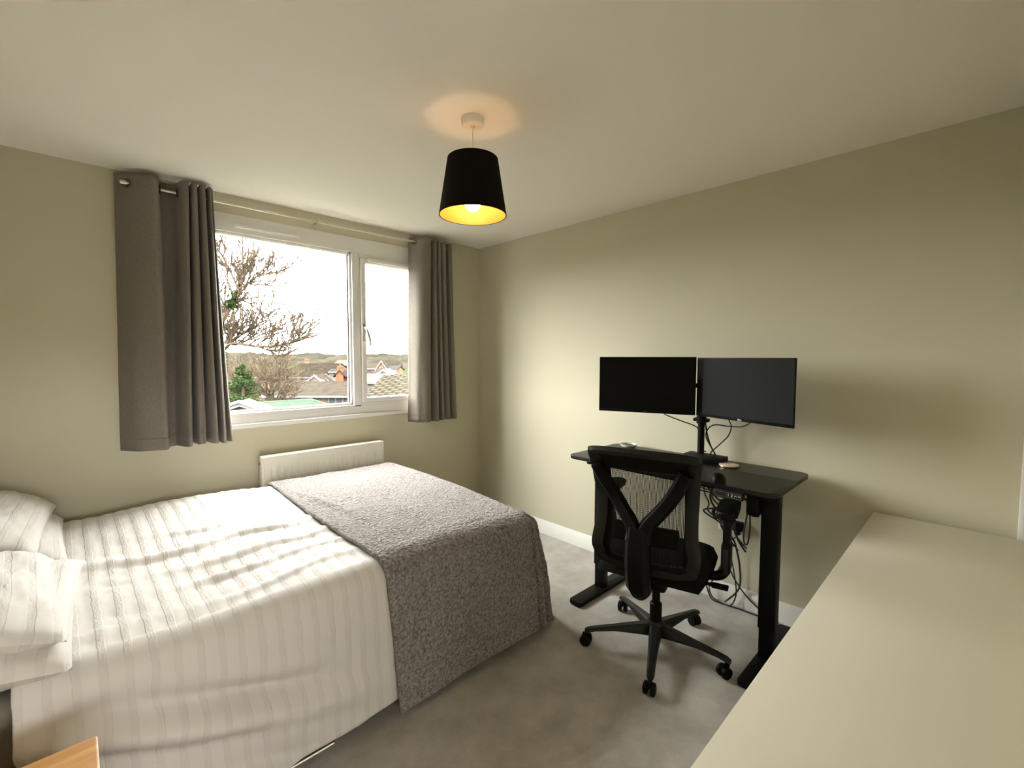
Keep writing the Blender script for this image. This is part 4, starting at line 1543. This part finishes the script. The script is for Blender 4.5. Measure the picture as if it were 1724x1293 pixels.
def house(name, label, ridge_a, ridge_b, zr, ze, half, wall, roof, group=None, windows=(), chimney=None, gable_trim=False, front_trim=True, zg=None, cat='house', barge=0.28):
    """ridge runs a->b in the plan; half = half depth; windows: (along 0..1, z0, z1, width, side) ; side -1 faces the viewer"""
    A, Bv = Vector((*ridge_a, 0)), Vector((*ridge_b, 0))
    mid = (A + Bv) / 2
    d = (Bv - A)
    L_ = d.length
    ang = math.atan2(d.y, d.x)
    if zg is None:
        zg = ground_z(mid.x, mid.y) - 0.1
    root = thing(name, label, cat, (mid.x, mid.y, zg), ang, group)
    h, e = zr - zg, ze - zg
    hl = L_ / 2
    # walls: gabled body
    bm = B()
    prof = [(-half, 0), (half, 0), (half, e), (0, h - 0.12), (-half, e)]
    a = [bm.verts.new((-hl + 0.15, y, z)) for y, z in prof]
    c = [bm.verts.new((hl - 0.15, y, z)) for y, z in prof]
    bm.faces.new(a[::-1]); bm.faces.new(c)
    for i in range(5):
        bm.faces.new((a[i], a[(i + 1) % 5], c[(i + 1) % 5], c[i]))
    obj('wall', bm, wall, root, smooth=False)
    bm = B()
    ov = 0.35
    sl = (h - e) / half
    uvl = bm.loops.layers.uv.verify()
    for s in (-1, 1):
        y1 = s * (half + ov)
        z1 = e - sl * ov
        q = [(-hl, 0, h), (hl, 0, h), (hl, y1, z1), (-hl, y1, z1)]
        vs = [bm.verts.new(p) for p in q]
        f = bm.faces.new(vs)
        run = math.hypot(half + ov, h - z1)
        for lp, uvc in zip(f.loops, ((0, run), (L_, run), (L_, 0), (0, 0))):
            lp[uvl].uv = uvc
        q2 = [(x, y, z - 0.14) for x, y, z in q]
        v2 = [bm.verts.new(p) for p in q2]
        bm.faces.new(v2[::-1])
        for i in range(4):
            bm.faces.new((vs[i], v2[i], v2[(i + 1) % 4], vs[(i + 1) % 4]))
    obj('roof', bm, roof, root, smooth=False)
    if front_trim:
        b = B(); box(b, -hl, hl, -half - ov - 0.05, -half - ov + 0.03, e - sl * ov - 0.22, e - sl * ov - 0.04)
        obj('gutter', b, E_white, root, smooth=False)
    if gable_trim:
        for sx in (-hl - 0.04, hl - 0.02):
            b = B()
            for s in (-1, 1):
                n0 = [(sx, 0, h + 0.02), (sx, 0, h + 0.02 - barge), (sx, s * (half + ov), e - sl * ov + 0.02 - barge), (sx, s * (half + ov), e - sl * ov + 0.02)]
                v0 = [b.verts.new(p) for p in n0]
                v1 = [b.verts.new((p[0] + 0.06, p[1], p[2])) for p in n0]
                b.faces.new(v0); b.faces.new(v1[::-1])
                for i in range(4):
                    b.faces.new((v0[i], v0[(i + 1) % 4], v1[(i + 1) % 4], v1[i]))
            obj('bargeboard', b, E_white, root, smooth=False)
    for (al, z0, z1, ww, side) in windows:
        if side in (-1, 1):
            xx = -hl + al * L_
            y = side * (half + 0.02)
            b = B(); box(b, xx - ww / 2, xx + ww / 2, min(y, y + side * 0.05), max(y, y + side * 0.05), z0 - zg, z1 - zg)
            wo = obj('window', b, E_white, root, smooth=False)
            b = B()
            for k in (0, 1):
                xa = xx - ww / 2 + 0.10 + k * (ww / 2 - 0.04)
                box(b, xa, xa + ww / 2 - 0.16, min(y + side * 0.04, y + side * 0.07), max(y + side * 0.04, y + side * 0.07), z0 - zg + 0.10, z1 - zg - 0.10)
            obj('pane', b, E_win, wo, smooth=False)
        else:              # on the gable end, side = -2 (a end) or 2 (b end)
            x = -hl + 0.13 if side == -2 else hl - 0.13
            sg = -1 if side == -2 else 1
            yy_ = (al - 0.5) * 2 * half
            b = B(); box(b, min(x, x + sg * 0.05), max(x, x + sg * 0.05), yy_ - ww / 2, yy_ + ww / 2, z0 - zg, z1 - zg)
            wo = obj('window', b, E_white, root, smooth=False)
            b = B(); box(b, min(x + sg * 0.04, x + sg * 0.07), max(x + sg * 0.04, x + sg * 0.07), yy_ - ww / 2 + 0.1, yy_ + ww / 2 - 0.1, z0 - zg + 0.1, z1 - zg - 0.1)
            obj('pane', b, E_win, wo, smooth=False)
    if chimney:
        al, hh, cm = chimney
        xx = -hl + al * L_
        b = B(); box(b, xx - 0.4, xx + 0.4, -0.3, 0.3, h - 0.6, h + hh)
        box(b, xx - 0.46, xx + 0.46, -0.36, 0.36, h + hh - 0.25, h + hh - 0.12)
        tube(b, [(xx - 0.15, 0, h + hh), (xx - 0.15, 0, h + hh + 0.3)], 0.1, 8)
        obj('chimney', b, cm, root, smooth=False)
    return root


def ab(x, y, L_, k=0.0):
    """ridge along the picture plane (k turns it), centred at x, y"""
    a = math.radians(-44 + k)
    dx, dy = math.cos(a) * L_ / 2, math.sin(a) * L_ / 2
    return (x - dx, y - dy), (x + dx, y + dy)


G = 'houses of the estate outside'
house('bungalow', 'brick bungalow with a long grey brown roof behind the green flat roof', *ab(13.35, 36.75, 7.6), -0.68, -1.50, 3.3, E_brick, E_roof, None,
      windows=((0.50, -2.75, -1.72, 1.15, -1), (0.775, -2.75, -1.72, 1.25, -1), (0.16, -2.6, -1.75, 0.8, -1)), gable_trim=False)
house('bungalow', 'brick bungalow half hidden behind the bare brown tree', *ab(6.9, 43.3, 4.6, 2), -0.75, -1.75, 2.4, E_brick, E_roof3, None, windows=((0.35, -2.5, -1.75, 1.0, -1),))
house('house', 'house with a pink gable and white bargeboards above the bungalow roof', (18.2, 52.4), (20.4, 54.6), -0.66, -1.55, 1.2, ext('pink_render', (0.19, 0.14, 0.13)), E_roof, None, gable_trim=True, front_trim=False)
house('porch', 'small white gabled porch right of the pink gable', (18.3, 50.2), (18.9, 50.8), -1.12, -1.55, 0.6, E_brick, E_roof, None, gable_trim=True, front_trim=False, cat='porch')
house('terrace', 'long terrace with a dark mossy roof across the middle distance', *ab(25.6, 80.4, 13.5, 3), -0.55, -1.75, 4.5, E_brick, E_roof3, None, windows=((0.62, -2.9, -1.95, 1.6, -1), (0.80, -2.9, -1.95, 1.6, -1)))
house('terrace', 'farthest dark roofed terrace, just under the woodland', *ab(36.8, 97.8, 9.0, 0), 0.10, -1.0, 4.0, E_brick, E_roof3, None, chimney=(0.16, 0.9, E_brick))
house('house', 'white clad house front with one square window left of the mullion', *ab(27.0, 66.2, 1.9), -0.35, -0.62, 1.0, E_render, E_roof2, None, windows=((0.5, -1.32, -0.72, 0.9, -1),))
house('house', 'narrow orange brick gable with a chimney left of the mullion', (24.4, 59.7), (26.4, 61.8), -0.35, -0.9, 0.55, E_brick2, E_roof, None, chimney=(0.2, 0.55, E_brick2), front_trim=False)
house('house', 'red tile hung house beside the mullion', *ab(26.9, 58.4, 1.3), -0.25, -0.55, 0.8, E_red, E_roof2, None, windows=((0.6, -1.2, -0.8, 0.6, -1),))
house('house', 'far pale pink house high on the slope left of the mullion', *ab(53.8, 122.5, 5.2), 0.55, -0.5, 3.5, E_render, E_red, None, windows=((0.3, -1.2, -0.6, 1.0, -1), (0.72, -1.2, -0.6, 1.0, -1)))
# right hand pane
house('neighbouring_house', 'nearby house with a large ribbed tile roof below the opening sash', (8.14, 16.87), (12.9, 12.9), 0.58, -0.32, 5.3, E_brick, E_tiles, None, front_trim=False, cat='house')
house('house', 'orange brick house with a steep white edged gable', (33.2, 64.1), (34.3, 65.25), 0.95, -0.15, 0.72, E_brick2, E_roof, None, gable_trim=True, front_trim=False, windows=((0.5, -0.9, -0.1, 0.6, -2),))
house('house', 'orange brick wing right of the steep white edged gable', *ab(36.5, 65.5, 2.4), 0.75, -0.15, 0.6, E_brick2, E_roof, None, front_trim=False)
house('garage', 'white gabled garage below the orange brick house', (26.3, 50.7), (28.6, 53.1), -0.10, -0.50, 0.62, E_render, E_white, None, gable_trim=True, front_trim=False, zg=-3.0, cat='garage')
house('house', 'grey slate house with a white window right of the orange houses', *ab(31.2, 56.0, 1.5), 0.25, -0.25, 2.0, E_brick, E_roof2, None, windows=((0.55, -0.85, -0.38, 0.75, -1),))
house('house', 'dark slate house with a white pointed gable behind the sash edge', (29.9, 48.9), (32.5, 46.4), 0.42, -0.75, 3.2, E_render, E_roof2, None, gable_trim=True)
house('house', 'red gabled house with a long brown roof left of the orange gable', *ab(40.2, 80.8, 3.3), 0.35, -0.55, 2.8, E_red, E_roof, None, windows=((0.45, -1.3, -0.75, 0.8, -1), (0.8, -1.3, -0.75, 0.8, -1)))
house('house', 'brown roofed house with a red porch below the red gabled house', *ab(30.6, 58.1, 2.4), -0.30, -0.75, 1.6, E_red, E_roof, None)

# garden buildings just outside
house('garden_shed', 'white gabled summerhouse roof at the foot of the window', (0.19, 9.23), (0.44, 9.49), 0.365, -0.08, 1.3, ext('lavender_grey_cladding', (0.080, 0.080, 0.088)), E_white, None, gable_trim=True, front_trim=False, cat='shed', barge=0.075)
t = thing('garage_block', 'long green felt flat garage roof behind the white gable', 'garage', (4.15, 17.0, -3.3))
q = [(1.40, 2.20), (-0.90, 2.05), (-1.25, -2.10), (0.80, -2.40)]
b = B(); prism(b, [(x * 0.94, y * 0.95) for x, y in q], 0.0, 2.58)
obj('wall', b, E_render, t, smooth=False)
b = B(); prism(b, q, 2.58, 2.72)
obj('roof', b, E_green, t, smooth=False)
b = B()
for k in range(4):
    p0, p1 = Vector((*q[k], 2.70)), Vector((*q[(k + 1) % 4], 2.70))
    tube(b, [p0, p1], 0.045, 4)
obj('roof_edging', b, ext('cream_roof_edging', (0.085, 0.088, 0.070)), t, smooth=False)
t = thing('conservatory', 'pale grey ribbed conservatory roof left of the big tile roof', 'conservatory', (13.2, 27.6, -3.2), math.radians(-46))
b = B(); box(b, -0.8, 0.8, -1.0, 1.0, 0.0, 2.9)
obj('wall', b, E_render, t, smooth=False)
bm = B(); grid(bm, lambda u, v: (-0.9 + 1.8 * u, -1.2 + 2.3 * v, 2.75 + 0.62 * v + 0.02 * math.sin(u * 60)), 60, 1)
o = obj('roof', bm, E_render, t); solidify(o, 0.04)

# ---- trees
TO = Vector((0.58, 12.97, 0.0))
TR = Vector((0.7184, -0.6956, 0))
TF = Vector((0.6957, 0.7184, 0))


def grow(bm, p, d, length, r, depth, rg, droop=0.0, kids=3, min_r=0.013, spread=0.6):
    n = 4
    pts = [p]
    rs = [r]
    cur, dr = p.copy(), d.normalized()
    for i in range(n):
        dr = (dr + Vector((rg.uniform(-.18, .18), rg.uniform(-.18, .18), rg.uniform(-.12, .20) - droop))).normalized()
        cur = cur + dr * length / n
        pts.append(cur.copy())
        rs.append(max(min_r * 0.85, r * (1 - 0.55 * (i + 1) / n)))
    tube(bm, pts, rs, 4 if depth < 2 else 5, caps=False)
    if depth <= 0:
        return
    for k in range(kids):
        i = rg.randint(1, n)
        ax = Vector((rg.uniform(-1, 1), rg.uniform(-1, 1), rg.uniform(-0.5, 1)))
        nd = (dr * 1.0 + ax.normalized() * spread * 1.3).normalized()
        grow(bm, pts[i], nd, length * rg.uniform(0.5, 0.75), max(min_r, rs[i] * 0.6), depth - 1, rg, droop, kids, min_r, spread)


def limb(bm, az, r0, r1, rg, nsub, sublen, subdepth, origin, dj=0.15, up=0.25, kids=3, min_r=0.013):
    pts = [origin + TR * a + TF * (rg.uniform(-dj, dj)) + Vector((0, 0, z)) for a, z in az]
    pp = smooth_path(pts, 5)
    r0, r1 = max(r0 * 1.15, 0.026), max(r1 * 1.5, 0.021)
    rs = [r0 + (r1 - r0) * i / (len(pp) - 1) for i in range(len(pp))]
    tube(bm, pp, rs, 6, caps=False)
    for k in range(nsub):
        i = rg.randint(len(pp) // 5, len(pp) - 1)
        tdir = (pp[min(i + 1, len(pp) - 1)] - pp[max(i - 1, 0)]).normalized()
        sd = (tdir * 0.8 + TR * rg.uniform(-.7, .7) + TF * rg.uniform(-.6, .6) + Vector((0, 0, rg.uniform(-.5, .9) + up))).normalized()
        grow(bm, pp[i], sd, sublen * rg.uniform(0.8, 1.6), max(min_r, rs[i] * 0.5), subdepth, rg, 0.0, kids, min_r, 0.42)


rg = random.Random(21)
t = thing('bare_tree', 'large bare tree with ivy on its limbs behind the left curtain', 'tree', (TO.x, TO.y, -3.0))
O3 = TO - Vector((TO.x, TO.y, -3.0))
b = B()
tube(b, smooth_path([O3 + TR * a + Vector((0, 0, z)) for a, z in ((-0.02, -3.0), (0.0, -1.0), (0.02, 0.8), (0.0, 2.0), (0.02, 2.6))], 5), [0.20, 0.19, 0.18, 0.17, 0.165, 0.16, 0.155, 0.15, 0.145, 0.14, 0.135, 0.13, 0.125, 0.12, 0.115, 0.11, 0.10, 0.10, 0.095, 0.09, 0.09], 10)
trunk = obj('trunk', b, E_bark, t)
b = B()
LIMBS = [([(0.02, 2.3), (0.30, 2.9), (0.60, 3.45)], 0.085, 0.05, 6, 0.5), ([(0.60, 3.45), (0.51, 3.69), (0.2, 4.34), (0.09, 4.65)], 0.026, 0.008, 14, 0.42),
         ([(0.62, 3.48), (0.64, 3.78), (0.73, 4.18), (0.73, 4.71)], 0.022, 0.007, 14, 0.40), ([(0.60, 3.40), (0.89, 3.6), (1.24, 3.83), (1.86, 3.96)], 0.030, 0.007, 18, 0.42),
         ([(0.95, 3.62), (1.11, 3.6), (1.64, 3.58)], 0.016, 0.006, 8, 0.30), ([(0.40, 3.05), (0.58, 3.12), (0.89, 3.07), (1.2, 2.79), (1.37, 2.61)], 0.018, 0.006, 9, 0.28),
         ([(0.0, 1.55), (0.15, 1.7), (0.49, 1.83), (1.08, 1.75), (1.73, 1.75), (2.1, 1.86), (2.59, 2.01)], 0.045, 0.010, 30, 0.50), ([(0.02, 1.9), (0.05, 2.14), (0.58, 2.89)], 0.022, 0.007, 8, 0.4),
         ([(0.02, 1.7), (0.15, 1.86), (0.93, 2.63)], 0.020, 0.007, 12, 0.42), ([(0.2, 1.80), (0.36, 1.92), (1.48, 2.54)], 0.020, 0.007, 14, 0.42),
         ([(0.40, 1.80), (0.57, 1.83), (1.75, 2.27)], 0.018, 0.007, 14, 0.40), ([(2.05, 1.84), (2.1, 1.86), (2.24, 2.34)], 0.014, 0.006, 10, 0.26),
         ([(2.3, 1.92), (2.42, 2.1), (2.48, 2.34)], 0.011, 0.006, 8, 0.22),
         ([(0.0, 2.1), (-0.04, 2.92), (-0.13, 4.56)], 0.04, 0.010, 16, 0.5), ([(1.08, 1.75), (1.45, 1.62), (1.75, 1.46), (2.12, 1.54)], 0.018, 0.006, 14, 0.36)]
LIMBS += [([(0.68, 3.6), (0.95, 4.0), (1.15, 4.38)], 0.018, 0.007, 12, 0.32), ([(1.24, 3.83), (1.48, 4.1), (1.66, 4.24)], 0.014, 0.006, 8, 0.26),
          ([(0.35, 4.0), (0.05, 4.35), (-0.1, 4.4)], 0.014, 0.006, 8, 0.3), ([(0.3, 1.85), (0.8, 2.15), (1.25, 2.6)], 0.016, 0.006, 12, 0.34), ([(0.9, 1.78), (1.3, 2.0), (1.95, 2.2)], 0.014, 0.006, 10, 0.3)]
for az, r0, r1, ns, sl in LIMBS:
    limb(b, az, r0, r1, rg, ns, sl, 2, O3, 0.12, 0.3, 2, 0.016)
obj('branches', b, E_twig, t)
b = B()


def leaf_blob(bm, c, rx, rz, n, size, rg):
    for k in range(n):
        v = Vector((rg.gauss(0, 1), rg.gauss(0, 1), rg.gauss(0, 1)))
        v = v.normalized() * (rg.random() ** 0.4)
        p = c + Vector((v.x * rx, v.y * rx, v.z * rz))
        n1 = Vector((rg.uniform(-1, 1), rg.uniform(-1, 1), rg.uniform(-1, 1))).normalized()
        a, cc = frame_of(n1)
        s = size * rg.uniform(0.6, 1.3)
        bm.faces.new([bm.verts.new(p + a * s), bm.verts.new(p + cc * s * 0.7), bm.verts.new(p - a * s), bm.verts.new(p - cc * s * 0.7)])


for a, z, rx, rz, n in ((0.02, 2.75, 0.13, 0.32, 420), (0.42, 3.02, 0.20, 0.16, 420), (0.52, 3.28, 0.11, 0.16, 200), (0.10, 2.35, 0.16, 0.20, 220), (0.02, 1.3, 0.2, 0.6, 420), (0.25, 2.2, 0.3, 0.25, 120)):
    leaf_blob(b, O3 + TR * a + Vector((0, 0, z)), rx, rz, n, 0.035, rg)
iv = obj('ivy', b, E_ivy, t, recalc=False)
iv['kind'] = 'stuff'
iv['label'] = 'green ivy on the limbs'

rg = random.Random(4)
t = thing('bare_tree', 'smaller brown bare tree in front of the bungalows', 'tree', (4.85, 22.74, -3.35))
b = B()
tube(b, [(0, 0, 0), (0.05, 0, 1.5), (0, 0.05, 2.9)], [0.22, 0.17, 0.13], 8)
obj('trunk', b, E_bark, t)
b = B()
for k in range(9):
    a = 2 * PI * k / 9
    dv = TR * math.cos(a) * 1.1 + TF * math.sin(a) * 0.8 + Vector((0, 0, 1.1))
    grow(b, Vector((0, 0.03, 2.0 + 0.1 * k)), dv, 1.5, 0.06, 4, rg, 0.02, 4, 0.010, 0.8)
obj('branches', b, E_twig, t)
rg = random.Random(14)
t = thing('bare_tree', 'pale brown bare tree filling the gap beside the evergreen', 'tree', (4.2, 29.6, -3.9))
b = B()
tube(b, [(0, 0, 0), (0.05, 0, 1.5), (0, 0.05, 2.7)], [0.25, 0.2, 0.15], 8)
obj('trunk', b, E_bark, t)
b = B()
for k in range(9):
    a = 2 * PI * k / 9
    dv = TR * math.cos(a) * 1.2 + TF * math.sin(a) * 0.8 + Vector((0, 0, 0.9))
    grow(b, Vector((0, 0.03, 1.9 + 0.1 * k)), dv, 1.7, 0.06, 4, rg, 0.02, 4, 0.011, 0.8)
obj('branches', b, E_twig, t)

rg = random.Random(9)
t = thing('evergreen_tree', 'bushy dark green conifer at the lower left of the window', 'tree', (3.0, 20.6, -3.3))
b = B(); tube(b, [(0, 0, 0), (0, 0, 3.6)], [0.16, 0.05], 8)
obj('trunk', b, E_bark, t)
b = B()
for k in range(34):
    z = 2.3 + 1.95 * k / 33
    rad = 0.68 * (1 - max(0, (z - 3.2) / 1.45)) + 0.05
    a = rg.uniform(0, 6.28)
    leaf_blob(b, Vector((math.cos(a) * rad * 0.55, math.sin(a) * rad * 0.55, z)), rad * 0.55, 0.16, 120, 0.05, rg)
f = obj('foliage', b, E_ever, t, recalc=False)
f['kind'] = 'stuff'
t = thing('yellow_shrub', 'bright yellow shrub peeking over the white gable', 'shrub', (0.36, 11.75, -3.0))
b = B(); tube(b, [(0, 0, 0), (0, 0, 2.9)], [0.05, 0.02], 6)
obj('stem', b, E_bark, t)
b = B(); leaf_blob(b, Vector((0, 0, 2.98)), 0.26, 0.24, 700, 0.035, rg)
f = obj('foliage', b, E_yellow, t, recalc=False)
f['kind'] = 'stuff'
